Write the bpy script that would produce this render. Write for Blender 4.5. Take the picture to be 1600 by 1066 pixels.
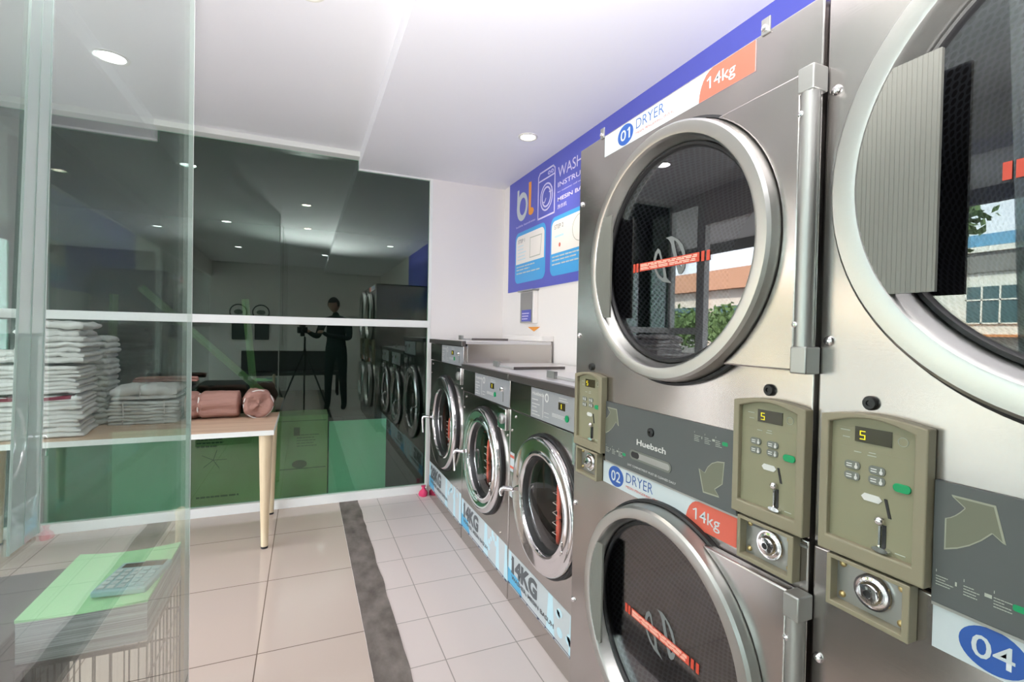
import bpy, bmesh, math, random
from mathutils import Vector, Matrix, noise
PI = math.pi
rnd = random.Random(7)
S = bpy.context.scene
COL = S.collection
for o in list(bpy.data.objects): bpy.data.objects.remove(o)

# ------------------------------------------------------------------ camera
CAM = Vector((0, 0, 1.2737))
Rv = Vector((0.91917816, -0.39333726, 0.01993289))
Uv = Vector((-0.0123444, 0.02181316, 0.99968585))
Fv = Vector((0.39364849, 0.91913546, -0.01519466))
cd = bpy.data.cameras.new('camera'); cam = bpy.data.objects.new('camera', cd); COL.objects.link(cam)
cam.matrix_world = Matrix(((Rv.x, Uv.x, -Fv.x, CAM.x), (Rv.y, Uv.y, -Fv.y, CAM.y), (Rv.z, Uv.z, -Fv.z, CAM.z), (0, 0, 0, 1)))
cd.lens = 756.0 / 1600 * 36; cd.sensor_width = 36; cd.clip_start = 0.01; cd.clip_end = 200
S.camera = cam

# ------------------------------------------------------------------ world, sun, exposure
S.view_settings.view_transform = 'Standard'; S.view_settings.look = 'None'
S.view_settings.exposure = 0.92; S.view_settings.gamma = 1; S.view_settings.use_curve_mapping = False
W = bpy.data.worlds.new('sky'); S.world = W; W.use_nodes = True
bg = W.node_tree.nodes['Background']
bg.inputs[0].default_value = (0.86, 0.92, 1.0, 1); bg.inputs[1].default_value = 4.9
sl = bpy.data.lights.new('sun', 'SUN'); sl.energy = 12; sl.angle = 0.01; sl.color = (1, .94, .84)
so = bpy.data.objects.new('sun', sl); COL.objects.link(so)
so.rotation_euler = (0.35, 0.75, 0.3)

def area_light(name, loc, rot, sx, sy, power, color):
    l = bpy.data.lights.new(name, 'AREA'); l.shape = 'RECTANGLE'; l.size = sx; l.size_y = sy; l.energy = power; l.color = color
    o = bpy.data.objects.new(name, l); COL.objects.link(o); o.location = loc; o.rotation_euler = rot
    return o
# the flash on the camera, tilted up at the ceiling
fl = bpy.data.lights.new('flash', 'SPOT'); fl.energy = 185; fl.spot_size = 2.2; fl.spot_blend = 1.0; fl.shadow_soft_size = 0.06; fl.color = (1.0, .97, .97)
fo = bpy.data.objects.new('flash', fl); COL.objects.link(fo); fo.location = (0.03, -0.06, 1.46); fo.rotation_euler = Vector((.22, .50, 1)).to_track_quat('-Z', 'Y').to_euler()
FLASH = fo

# ------------------------------------------------------------------ materials
def mat(name, col, rough=.5, metal=0., spec=.5, emit=None, es=0., coat=0.):
    m = bpy.data.materials.new(name); m.use_nodes = True
    b = m.node_tree.nodes['Principled BSDF']
    b.inputs['Base Color'].default_value = (*col, 1); b.inputs['Roughness'].default_value = rough
    b.inputs['Metallic'].default_value = metal; b.inputs['Specular IOR Level'].default_value = spec
    b.inputs['Coat Weight'].default_value = coat
    if emit: b.inputs['Emission Color'].default_value = (*emit, 1); b.inputs['Emission Strength'].default_value = es
    return m
def nodes(m): return m.node_tree.nodes, m.node_tree.links, m.node_tree.nodes['Principled BSDF']
def add_noise_color(m, c1, c2, scale=(5, 5, 5), nscale=1., detail=4, lo=.35, hi=.65, coord='Object'):
    N, L, B = nodes(m)
    tc = N.new('ShaderNodeTexCoord'); mp = N.new('ShaderNodeMapping'); mp.inputs['Scale'].default_value = scale
    nz = N.new('ShaderNodeTexNoise'); nz.inputs['Scale'].default_value = nscale; nz.inputs['Detail'].default_value = detail
    cr = N.new('ShaderNodeValToRGB'); cr.color_ramp.elements[0].position = lo; cr.color_ramp.elements[1].position = hi
    cr.color_ramp.elements[0].color = (*c1, 1); cr.color_ramp.elements[1].color = (*c2, 1)
    L.new(tc.outputs[coord], mp.inputs[0]); L.new(mp.outputs[0], nz.inputs['Vector']); L.new(nz.outputs['Fac'], cr.inputs[0]); L.new(cr.outputs[0], B.inputs['Base Color'])
    return m
def add_bump(m, scale, nscale, strength, dist=.01, detail=3):
    N, L, B = nodes(m)
    tc = N.new('ShaderNodeTexCoord'); mp = N.new('ShaderNodeMapping'); mp.inputs['Scale'].default_value = scale
    nz = N.new('ShaderNodeTexNoise'); nz.inputs['Scale'].default_value = nscale; nz.inputs['Detail'].default_value = detail
    bp = N.new('ShaderNodeBump'); bp.inputs['Strength'].default_value = strength; bp.inputs['Distance'].default_value = dist
    old = B.inputs['Normal'].links[0].from_socket if B.inputs['Normal'].links else None
    L.new(tc.outputs['Object'], mp.inputs[0]); L.new(mp.outputs[0], nz.inputs['Vector']); L.new(nz.outputs['Fac'], bp.inputs['Height'])
    if old: L.new(old, bp.inputs['Normal'])
    L.new(bp.outputs[0], B.inputs['Normal'])
    return m
def glass(name, tint, f0=.08, gloss=1., body=None, bodyfac=0.):
    """thin pane: tinted see-through plus a mirror term that grows at grazing angles"""
    m = bpy.data.materials.new(name); m.use_nodes = True; N = m.node_tree.nodes; L = m.node_tree.links; N.clear()
    out = N.new('ShaderNodeOutputMaterial'); tr = N.new('ShaderNodeBsdfTransparent'); tr.inputs[0].default_value = (*tint, 1)
    gl = N.new('ShaderNodeBsdfGlossy'); gl.inputs['Roughness'].default_value = 0.0; gl.inputs['Color'].default_value = (gloss, gloss, gloss, 1)
    geo = N.new('ShaderNodeNewGeometry'); dot = N.new('ShaderNodeVectorMath'); dot.operation = 'DOT_PRODUCT'
    L.new(geo.outputs['Incoming'], dot.inputs[0]); L.new(geo.outputs['Normal'], dot.inputs[1])
    def mth(op, a, b=None):
        n = N.new('ShaderNodeMath'); n.operation = op
        for i, v in enumerate((a, b)):
            if v is None: continue
            if isinstance(v, (int, float)): n.inputs[i].default_value = v
            else: L.new(v, n.inputs[i])
        return n.outputs[0]
    c = mth('ABSOLUTE', dot.outputs['Value']); q = mth('POWER', mth('SUBTRACT', 1.0, c), 5.0)
    f = mth('ADD', mth('MULTIPLY', q, 1 - f0), f0)
    mx = N.new('ShaderNodeMixShader'); L.new(f, mx.inputs[0]); L.new(gl.outputs[0], mx.inputs[2])
    src = tr.outputs[0]
    if body:
        df = N.new('ShaderNodeBsdfDiffuse'); df.inputs[0].default_value = (*body, 1)
        m2 = N.new('ShaderNodeMixShader'); m2.inputs[0].default_value = bodyfac
        L.new(tr.outputs[0], m2.inputs[1]); L.new(df.outputs[0], m2.inputs[2]); src = m2.outputs[0]
    L.new(src, mx.inputs[1]); L.new(mx.outputs[0], out.inputs[0])
    return m

M = {}
M['white'] = mat('white_paint', (.83, .79, .765), .7)
M['ceil'] = mat('ceiling_paint', (.84, .83, .86), .8)
M['frame'] = mat('white_frame', (.82, .83, .80), .35)
M['steel'] = mat('dryer_steel', (.50, .47, .455), .24, 1.0)
add_bump(M['steel'], (1, 1, 1), 2.6, .34, .06, 1); add_bump(M['steel'], (3, 3, 300), 1, .04, .001, 2)
M['wsteel'] = mat('washer_steel', (.52, .49, .465), .17, 1.0)
add_bump(M['wsteel'], (1, 1, 1), 2.5, .06, .04, 1); add_bump(M['wsteel'], (3, 3, 300), 1, .03, .001, 2)
M['top'] = mat('washer_top', (.72, .70, .70), .32, .7)
M['band'] = mat('dark_band', (.16, .145, .14), .35, .8)
M['alu'] = mat('cast_aluminium', (.50, .50, .48), .34, 1.0); add_bump(M['alu'], (1, 1, 1), 180, .12, .001, 2)
M['hinge'] = mat('hinge_metal', (.40, .40, .385), .40, .85)
M['chrome'] = mat('chrome', (.82, .80, .81), .05, 1.0)
M['handle'] = mat('grey_handle', (.18, .18, .16), .55, .0)
M['rubber'] = mat('black_rubber', (.012, .012, .013), .45)
M['black'] = mat('black_plastic', (.015, .015, .016), .4)
M['gap'] = mat('dark_inside', (.02, .02, .02), .9)
M['olive'] = mat('olive_plastic', (.245, .215, .145), .42)
M['oliveface'] = mat('olive_face', (.235, .222, .14), .5)
M['btn'] = mat('button_grey', (.15, .16, .14), .5)
M['green'] = mat('start_green', (.0, .28, .10), .4)
M['print'] = mat('white_print', (.62, .62, .60), .6)
M['gprint'] = mat('pale_print', (.42, .44, .38), .6)
M['panel'] = mat('lint_panel_grey', (.085, .092, .092), .42)
M['arrow'] = mat('arrow_olive', (.15, .155, .11), .5)
M['arrowline'] = mat('arrow_line', (.30, .31, .24), .5)
M['wpanel'] = mat('washer_panel_grey', (.36, .37, .39), .4, .3)
M['sticker'] = mat('white_sticker', (.52, .57, .59), .35)
M['coral'] = mat('coral_sticker', (.62, .115, .075), .4)
M['red'] = mat('warning_red', (.58, .06, .03), .4)
M['redp'] = mat('warning_print', (.95, .62, .50), .5)
M['blue'] = mat('label_blue', (.020, .085, .34), .4)
M['blue2'] = mat('letter_blue', (.045, .11, .33), .5)
M['sign'] = mat('sign_blue', (.095, .11, .50), .45)
M['cyan'] = mat('sign_cyan', (.06, .36, .74), .45)
M['orange'] = mat('sign_orange', (.85, .33, .04), .5)
M['cream'] = mat('sign_cream', (.82, .78, .74), .5)
M['lilac'] = mat('lilac_print', (.66, .62, .88), .5)
M['greytext'] = mat('grey_text', (.10, .11, .12), .5)
M['paleblue'] = mat('pale_blue_print', (.52, .74, .82), .5)
M['midblue'] = mat('mid_blue_print', (.10, .42, .66), .5)
M['navy'] = mat('navy_print', (.03, .035, .09), .5)
M['yellow'] = mat('display_yellow', (.6, .5, 0), .5, emit=(1, .88, .02), es=.38)
M['disp'] = mat('display_window', (.035, .03, .012), .2)
M['brass'] = mat('brass', (.55, .42, .20), .35, .9)
M['drum'] = mat('drum_metal', (.10, .105, .11), .45, .3)
N, L, B = nodes(M['drum'])
tc = N.new('ShaderNodeTexCoord'); vo = N.new('ShaderNodeTexVoronoi'); vo.inputs['Scale'].default_value = 1.3; vo.inputs['Randomness'].default_value = 0
cr = N.new('ShaderNodeValToRGB'); cr.color_ramp.elements[0].position = .34; cr.color_ramp.elements[1].position = .42
cr.color_ramp.elements[0].color = (.004, .004, .004, 1); cr.color_ramp.elements[1].color = (.17, .18, .19, 1)
mp = N.new('ShaderNodeMapping'); mp.inputs['Rotation'].default_value = (0, 0, PI / 4); vo.voronoi_dimensions = '2D'
L.new(tc.outputs['UV'], mp.inputs[0]); L.new(mp.outputs[0], vo.inputs['Vector']); L.new(vo.outputs['Distance'], cr.inputs[0]); L.new(cr.outputs[0], B.inputs['Base Color'])
M['wdrum'] = mat('washer_drum', (.20, .20, .20), .25, 1.0)
M['dglass'] = glass('dryer_door_glass', (.66, .66, .70), .10)
M['wglass'] = glass('washer_bowl_glass', (.88, .88, .88), .035)
M['window'] = glass('green_window_glass', (.56, .79, .67), .085)
M['part'] = glass('partition_glass', (.90, .95, .925), .075, body=(.45, .48, .47), bodyfac=.04)
M['clear'] = glass('clear_glass', (.93, .96, .95), .06)
M['glassedge'] = mat('polished_glass_edge', (.82, .85, .82), .2)
M['reflstrip'] = glass('painted_reflection_strip', (.62, .74, .70), .15, body=(.70, .78, .75), bodyfac=.45)
M['emblem'] = mat('grey_emblem', (.17, .18, .18), .5)
M['beech'] = mat('beech_top', (.62, .45, .31), .42)
add_noise_color(M['beech'], (.56, .38, .26), (.68, .50, .36), (2, 26, 10), 1.2)
M['beechleg'] = mat('beech_leg', (.68, .56, .37), .4); add_noise_color(M['beechleg'], (.62, .49, .31), (.74, .62, .43), (30, 30, 1.5), 1.)
M['edgeband'] = mat('white_edge_band', (.78, .80, .76), .4)
M['towel'] = mat('white_towel', (.76, .75, .72), .95, spec=.1); add_bump(M['towel'], (1, 1, 1), 240, .5, .002, 2); add_bump(M['towel'], (8, 8, 60), 1, .35, .006, 3)
M['towel2'] = mat('grey_white_towel', (.68, .69, .66), .95, spec=.1); add_bump(M['towel2'], (1, 1, 1), 240, .5, .002, 2); add_bump(M['towel2'], (6, 6, 90), 1, .3, .005, 3)
M['maroon'] = mat('maroon_stripe', (.22, .02, .05), .9, spec=.1)
M['brown'] = mat('brown_towel', (.38, .215, .175), .95, spec=.1); add_bump(M['brown'], (5, 30, 30), 1, .9, .02, 3); add_bump(M['brown'], (1, 1, 1), 240, .5, .002, 2)
M['tie'] = mat('white_tie', (.72, .68, .64), .7)
M['card'] = mat('cardboard', (.52, .38, .22), .85); add_noise_color(M['card'], (.46, .33, .19), (.56, .42, .25), (3, 3, 3))
M['cardprint'] = mat('cardboard_print', (.12, .09, .06), .9)
M['board'] = mat('foam_board_sheet', (.62, .64, .62), .7)
M['wood2'] = mat('pale_timber', (.40, .32, .17), .8)
M['greenpaper'] = mat('green_paper', (.36, .72, .36), .7)
M['paper'] = mat('paper_edges', (.55, .58, .58), .8); add_noise_color(M['paper'], (.20, .215, .22), (.50, .53, .53), (1, 1, 160), 2.)
M['calc'] = mat('calculator_shell', (.30, .50, .50), .45)
M['calckey'] = mat('calculator_key', (.55, .62, .60), .5)
M['wire'] = mat('dark_wire', (.05, .045, .04), .5, .5)
M['darkcase'] = mat('dark_cabinet', (.05, .048, .047), .6)
M['cup'] = mat('white_cup', (.75, .74, .70), .5)
M['pink'] = mat('pink_plastic', (.75, .05, .16), .4)
M['redknob'] = mat('coral_basket', (.85, .13, .08), .5)
M['lampglow'] = mat('lamp_glow', (1, 1, 1), .5, emit=(1, .90, .74), es=9)
M['lampglow2'] = mat('cool_lamp_glow', (1, 1, 1), .5, emit=(.95, .98, 1), es=14)
M['lampring'] = mat('lamp_ring', (.72, .70, .64), .4)
M['skin'] = mat('skin', (.42, .24, .17), .55)
M['hair'] = mat('black_hair', (.012, .01, .009), .6)
M['shirt'] = mat('dark_shirt', (.035, .045, .05), .9, spec=.2)
M['trouser'] = mat('dark_trousers', (.02, .02, .025), .9, spec=.2)
M['asphalt'] = mat('asphalt', (.16, .16, .16), .9)
M['pave'] = mat('walkway_paving', (.40, .38, .35), .7)
M['bwall'] = mat('building_white', (.72, .72, .66), .8)
M['bwall2'] = mat('building_beige', (.62, .56, .48), .8)
M['bgrey'] = mat('building_grey', (.20, .20, .19), .8)
M['bblue'] = mat('building_blue', (.12, .32, .50), .6)
M['borange'] = mat('building_orange', (.62, .24, .08), .7)
M['roof'] = mat('terracotta_roof', (.36, .18, .10), .8)
M['bglass'] = mat('building_glass', (.06, .12, .13), .15)
M['leaf'] = mat('leaves', (.10, .17, .05), .7)
M['bark'] = mat('bark', (.12, .09, .07), .9)
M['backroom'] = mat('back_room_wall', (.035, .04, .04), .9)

# floor tiles
def tile_mat(name, c1, grout, size, ox, oy, rough, gw):
    m = mat(name, c1, rough); N, L, B = nodes(m)
    tc = N.new('ShaderNodeTexCoord'); mp = N.new('ShaderNodeMapping')
    mp.inputs['Location'].default_value = (-ox, -oy, 0)
    br = N.new('ShaderNodeTexBrick'); br.offset = 0; br.squash = 1
    br.inputs['Scale'].default_value = 1; br.inputs['Brick Width'].default_value = size; br.inputs['Row Height'].default_value = size
    br.inputs['Mortar Size'].default_value = gw; br.inputs['Mortar Smooth'].default_value = 0
    br.inputs['Color1'].default_value = (*c1, 1); br.inputs['Color2'].default_value = (*[c * .965 for c in c1], 1); br.inputs['Mortar'].default_value = (*grout, 1)
    L.new(tc.outputs['Object'], mp.inputs[0]); L.new(mp.outputs[0], br.inputs['Vector']); L.new(br.outputs['Color'], B.inputs['Base Color'])
    return m
M['tileL'] = tile_mat('beige_tiles', (.56, .465, .405), (.16, .12, .10), .6, -.157, 2.105, .07, .0022)
M['tileR'] = tile_mat('pale_tiles', (.69, .61, .59), (.33, .29, .27), .3, .52, 2.105, .32, .0022)
M['cement'] = mat('cement_strip', (.16, .135, .12), .8)
add_noise_color(M['cement'], (.095, .08, .07), (.235, .205, .185), (9, 5, 1), 1.6, 8, .3, .72); add_bump(M['cement'], (1, 1, 1), 40, .6, .004, 6)

# ------------------------------------------------------------------ mesh helpers
def link(name, bm, m, parent=None, smooth=None, bevel=0.):
    me = bpy.data.meshes.new(name)
    bmesh.ops.recalc_face_normals(bm, faces=bm.faces[:])
    bm.to_mesh(me); bm.free()
    ms = m if isinstance(m, (list, tuple)) else [m]
    for x in ms: me.materials.append(x)
    o = bpy.data.objects.new(name, me); COL.objects.link(o)
    if parent: o.parent = parent
    if smooth is not None:
        for p in me.polygons: p.use_smooth = True
        me.set_sharp_from_angle(angle=math.radians(smooth))
    if bevel:
        b = o.modifiers.new('bevel', 'BEVEL'); b.width = bevel; b.segments = 3; b.limit_method = 'ANGLE'; b.angle_limit = .7
        for p in me.polygons: p.use_smooth = True
        me.set_sharp_from_angle(angle=math.radians(40))
    return o
def B_(): return bmesh.new()
def box(bm, x0, x1, y0, y1, z0, z1, mi=0):
    v = [bm.verts.new(p) for p in ((x0, y0, z0), (x1, y0, z0), (x1, y1, z0), (x0, y1, z0), (x0, y0, z1), (x1, y0, z1), (x1, y1, z1), (x0, y1, z1))]
    for f in ((0, 1, 2, 3), (4, 7, 6, 5), (0, 4, 5, 1), (1, 5, 6, 2), (2, 6, 7, 3), (3, 7, 4, 0)):
        fc = bm.faces.new([v[i] for i in f]); fc.material_index = mi
    return v
def boxo(name, x0, x1, y0, y1, z0, z1, m, parent=None, bevel=0.):
    bm = B_(); box(bm, x0, x1, y0, y1, z0, z1); return link(name, bm, m, parent, bevel=bevel)
def prism(bm, poly, y0, y1, mi=0):
    """poly of (x,z), extruded from y0 to y1"""
    a = [bm.verts.new((x, y0, z)) for x, z in poly]; b = [bm.verts.new((x, y1, z)) for x, z in poly]
    n = len(poly)
    bm.faces.new(a).material_index = mi; bm.faces.new(b[::-1]).material_index = mi
    for i in range(n):
        j = (i + 1) % n; bm.faces.new((a[i], b[i], b[j], a[j])).material_index = mi
def rrect(x0, x1, z0, z1, r, n=6):
    pts = []
    for cx, cz, a0 in ((x1 - r, z1 - r, 0), (x0 + r, z1 - r, 90), (x0 + r, z0 + r, 180), (x1 - r, z0 + r, 270)):
        for i in range(n + 1):
            a = math.radians(a0 + 90 * i / n); pts.append((cx + r * math.cos(a), cz + r * math.sin(a)))
    return pts
def ellipse(cx, cz, rx, rz, n=32, a0=0): return [(cx + rx * math.cos(a0 + 2 * PI * i / n), cz + rz * math.sin(a0 + 2 * PI * i / n)) for i in range(n)]
def ringprism(bm, outer, inner, y0, y1, mi=0):
    n = len(outer)
    vs = [[bm.verts.new((x, y, z)) for x, z in p] for p in (outer, inner) for y in (y0, y1)]
    for i in range(n):
        j = (i + 1) % n
        for q in ((vs[0][i], vs[0][j], vs[2][j], vs[2][i]), (vs[1][i], vs[3][i], vs[3][j], vs[1][j]), (vs[0][i], vs[1][i], vs[1][j], vs[0][j]), (vs[2][i], vs[2][j], vs[3][j], vs[3][i])):
            bm.faces.new(q).material_index = mi
def lathe(bm, cx, cz, prof, seg=64, mi=0, closed=False):
    """profile of (radius, outward w); the axis is local -y"""
    rows = []
    for r, w in prof:
        if r < 1e-5: rows.append([bm.verts.new((cx, -w, cz))] * seg)
        else: rows.append([bm.verts.new((cx + r * math.cos(2 * PI * i / seg), -w, cz + r * math.sin(2 * PI * i / seg))) for i in range(seg)])
    if closed: rows.append(rows[0])
    for a, b in zip(rows, rows[1:]):
        for i in range(seg):
            j = (i + 1) % seg; q = []
            for v in (a[i], a[j], b[j], b[i]):
                if v not in q: q.append(v)
            if len(q) > 2:
                try: bm.faces.new(q).material_index = mi
                except ValueError: pass
def tube(bm, pts, r, seg=8, cap=True):
    pts = [Vector(p) for p in pts]; rs = r if isinstance(r, (list, tuple)) else [r] * len(pts)
    rows = []; up = Vector((0, 0, 1))
    for i, p in enumerate(pts):
        d = (pts[min(i + 1, len(pts) - 1)] - pts[max(i - 1, 0)]).normalized()
        u = d.cross(up)
        if u.length < .01: u = d.cross(Vector((1, 0, 0)))
        u.normalize(); v = u.cross(d)
        rows.append([bm.verts.new(p + (u * math.cos(2 * PI * k / seg) + v * math.sin(2 * PI * k / seg)) * rs[i]) for k in range(seg)])
    for a, b in zip(rows, rows[1:]):
        for k in range(seg): bm.faces.new((a[k], a[(k + 1) % seg], b[(k + 1) % seg], b[k]))
    if cap: bm.faces.new(rows[0]); bm.faces.new(rows[-1][::-1])
def platehole(bm, x0, x1, z0, z1, cx, cz, r, w0, w1, seg=64):
    """front plate with a round hole; w0 back, w1 front (outward)"""
    angs = [2 * PI * i / seg for i in range(seg)] + [math.atan2(z - cz, x - cx) % (2 * PI) for x in (x0, x1) for z in (z0, z1)]
    angs = sorted(set(round(a, 6) for a in angs)); rows = []
    for w in (w1, w0):
        inn = []; out = []
        for a in angs:
            c, s = math.cos(a), math.sin(a)
            t = min(((x1 - cx) / c if c > 1e-9 else (x0 - cx) / c if c < -1e-9 else 1e9), ((z1 - cz) / s if s > 1e-9 else (z0 - cz) / s if s < -1e-9 else 1e9))
            inn.append(bm.verts.new((cx + r * c, -w, cz + r * s))); out.append(bm.verts.new((cx + t * c, -w, cz + t * s)))
        rows.append((inn, out))
    n = len(angs)
    for i in range(n):
        j = (i + 1) % n
        for q in ((rows[0][0][i], rows[0][0][j], rows[0][1][j], rows[0][1][i]), (rows[1][0][i], rows[1][1][i], rows[1][1][j], rows[1][0][j]),
                  (rows[0][0][i], rows[1][0][i], rows[1][0][j], rows[0][0][j]), (rows[0][1][i], rows[0][1][j], rows[1][1][j], rows[1][1][i])):
            bm.faces.new(q)
def empty(name, loc, rz, label, cat, group=None, scale=1.):
    o = bpy.data.objects.new(name, None); COL.objects.link(o); o.location = loc; o.rotation_euler = (0, 0, rz); o.scale = (scale,) * 3
    o.empty_display_size = .05
    return tag(o, label, cat, group)
def tag(o, label, cat, group=None):
    o['label'] = label; o['category'] = cat
    if group: o['group'] = group
    return o
def struct(o): o['kind'] = 'structure'; return o
def copy_tree(o, parent=None):
    c = o.copy(); COL.objects.link(c)
    if parent: c.parent = parent
    for ch in [x for x in bpy.data.objects if x.parent == o]: copy_tree(ch, c)
    return c
def text(s, x0, x1, z0, hgt, m, parent, y=-.0012, name='lettering', bold=0., depth=.0003, shear=0.):
    """lettering on the local xz plane: fills x0..x1 and stands hgt tall from z0"""
    cu = bpy.data.curves.new(name, 'FONT'); cu.body = s; cu.size = 1; cu.offset = bold; cu.extrude = 0; cu.resolution_u = 3; cu.shear = shear
    ob = bpy.data.objects.new(name, cu); COL.objects.link(ob)
    dg = bpy.context.evaluated_depsgraph_get(); me = bpy.data.meshes.new_from_object(ob.evaluated_get(dg))
    bpy.data.objects.remove(ob); bpy.data.curves.remove(cu)
    xs = [v.co.x for v in me.vertices]; ys = [v.co.y for v in me.vertices]
    if not xs: return None
    ax, bx_, ay, by = min(xs), max(xs), min(ys), max(ys)
    for v in me.vertices:
        v.co = Vector((x0 + (v.co.x - ax) / (bx_ - ax) * (x1 - x0), y, z0 + (v.co.y - ay) / (by - ay) * hgt))
    me.name = name; me.materials.append(m)
    o = bpy.data.objects.new(name, me); COL.objects.link(o); o.parent = parent
    return o
def flag(x, z, w, h, m, parent, y):
    b = B_(); prism(b, [(x - w, z - h * .22), (x - w * .75, z - h * .30), (x + w * .1, z - h * .12), (x + w * .1, z)], y, y + .0004); return link('figure_flag', b, m, parent)
def scribble(bm, x0, x1, zs, h, y, gap=.25, seed=0):
    """rows of tiny word-length strokes for print too small to read"""
    r = random.Random(seed)
    for z in zs:
        x = x0; end = x1 - r.random() * (x1 - x0) * gap
        while x < end:
            wd = min((x1 - x0) * (.08 + .12 * r.random()), end - x)
            box(bm, x, x + wd * .85, y, y + .0004, z, z + h); x += wd

# ------------------------------------------------------------------ room
D = .9029; YB = 3.783; XW = 1.528; HB = 2.479; HC = 2.58; XB = .354; XL = -1.72; YR = -3.4
b = B_(); box(b, XL, .245, YR, YB + .06, -.05, 0); struct(link('floor', b, M['tileL']))
b = B_(); box(b, .245, XW + .1, YR, YB + .06, -.05, 0); struct(link('floor', b, M['tileR']))
b = B_()
n = 120; prev = None
for i in range(n + 1):
    y = YR + (YB - YR) * i / n
    xl = .247 + .0015 * noise.noise((y * 9, 1, 0)); xr = .381 + .009 * noise.noise((y * 5, 2, 0)) + .004 * noise.noise((y * 23, 5, 0))
    row = [b.verts.new((xl, y, 0.)), b.verts.new((xl, y, .0018)), b.verts.new((xr, y, .0018)), b.verts.new((xr, y, 0.))]
    if prev:
        for k in range(3): b.faces.new((prev[k], prev[k + 1], row[k + 1], row[k]))
    prev = row
struct(link('trim_1', b, M['cement']))
b = B_(); box(b, XL - .02, XB, YR, YB + .06, HC, HC + .1); box(b, XB, XW + .1, YR, YB + .06, HB, HC + .1)
struct(link('ceiling', b, M['ceil']))
struct(boxo('wall_right', XW, XW + .1, YR, YB + .06, 0, HC, M['white']))
struct(boxo('wall_back', .907, XW, YB - .004, YB + .06, 0, HB, M['white']))
struct(boxo('wall_front', XL, XW, YR - .1, YR, 0, HC, M['white']))
# window_1: the green back window
w1 = struct(boxo('window_1', XL, .907, YB + .012, YB + .022, .05, HC, M['window']))
f = boxo('window_frame', XL, .895, YB - .075, YB + .03, 2.542, HC, M['frame'], w1, .003); 
boxo('window_frame', XB, .907, YB, YB + .03, HB - .012, HB + .02, M['frame'], w1)
boxo('window_frame', XL, .905, YB - .012, YB + .03, 1.308, 1.362, M['frame'], w1, .002)
boxo('window_frame', XL, .905, YB - .02, YB + .03, 0, .063, M['frame'], w1, .002)
boxo('window_frame', .893, .915, YB - .006, YB + .03, .0, HB, M['frame'], w1, .002)
boxo('window_frame', XL - .03, XL + .03, YB - .02, YB + .03, 0, HC, M['frame'], w1, .002)
# dim room behind the window
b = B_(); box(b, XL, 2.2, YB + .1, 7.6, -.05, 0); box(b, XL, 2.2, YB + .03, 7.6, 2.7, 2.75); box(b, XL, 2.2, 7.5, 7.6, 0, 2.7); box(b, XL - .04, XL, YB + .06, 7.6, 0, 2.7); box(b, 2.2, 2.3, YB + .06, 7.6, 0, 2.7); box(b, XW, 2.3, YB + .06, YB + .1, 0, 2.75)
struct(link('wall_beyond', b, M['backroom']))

# shopfront on the left: frame posts, a fixed pane, then the open doorway
sf = struct(boxo('window_2', XL - .006, XL + .006, 3.44, YB - .02, .06, HC, M['clear']))
b = B_(); box(b, XL - .03, XL + .03, 3.33, 3.42, 0, HC); box(b, XL - .03, XL + .03, 3.42, YB, 0, .07); box(b, XL - .02, XL + .02, 3.42, YB, 1.30, 1.36); box(b, XL - .03, XL + .03, 3.42, YB, HC - .1, HC)
link('window_frame', b, M['frame'], sf)
boxo('window_post', XL - .04, XL - .005, 3.42, 3.46, .0, HC, M['black'], sf)
sg = struct(boxo('window_3', XL - .006, XL + .006, YR, .1, .06, HC - .3, M['clear']))
b = B_(); box(b, XL - .03, XL + .03, .1, .16, 0, HC); box(b, XL - .03, XL + .03, YR, .1, 0, .07); box(b, XL - .03, XL + .03, YR, .1, 1.3, 1.36); box(b, XL - .03, XL + .03, -1.7, -1.64, .07, HC - .3)
link('window_frame', b, M['frame'], sg)
struct(boxo('trim_2', XL - .04, XL + .04, YR, 3.33, HC - .3, HC, M['white']))

# glass partition close to the camera on the left
XP = -.2725
p1 = struct(boxo('window_4', XP - .005, XP + .005, -1.2, 1.466, .02, HC, M['part']))
boxo('glass_edge', XP - .0052, XP + .0052, 1.466, 1.471, .02, HC, M['glassedge'], p1)
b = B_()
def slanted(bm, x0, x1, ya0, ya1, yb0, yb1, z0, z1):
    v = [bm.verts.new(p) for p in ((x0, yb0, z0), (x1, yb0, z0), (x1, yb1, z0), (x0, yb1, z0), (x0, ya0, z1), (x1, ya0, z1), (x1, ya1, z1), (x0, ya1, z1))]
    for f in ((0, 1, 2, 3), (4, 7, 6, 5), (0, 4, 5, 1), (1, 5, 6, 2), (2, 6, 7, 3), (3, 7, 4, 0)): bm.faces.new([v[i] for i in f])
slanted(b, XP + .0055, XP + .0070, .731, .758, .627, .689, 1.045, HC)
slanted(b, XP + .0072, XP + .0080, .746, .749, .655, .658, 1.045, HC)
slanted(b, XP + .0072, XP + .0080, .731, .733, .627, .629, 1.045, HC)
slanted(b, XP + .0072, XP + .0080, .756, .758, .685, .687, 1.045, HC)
o = link('reflection_strip', b, M['reflstrip'], p1); o['label'] = 'pale green translucent strip up the glass, painted as a reflection'  # built strip imitating the white wall and washer mirrored in the pane

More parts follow.
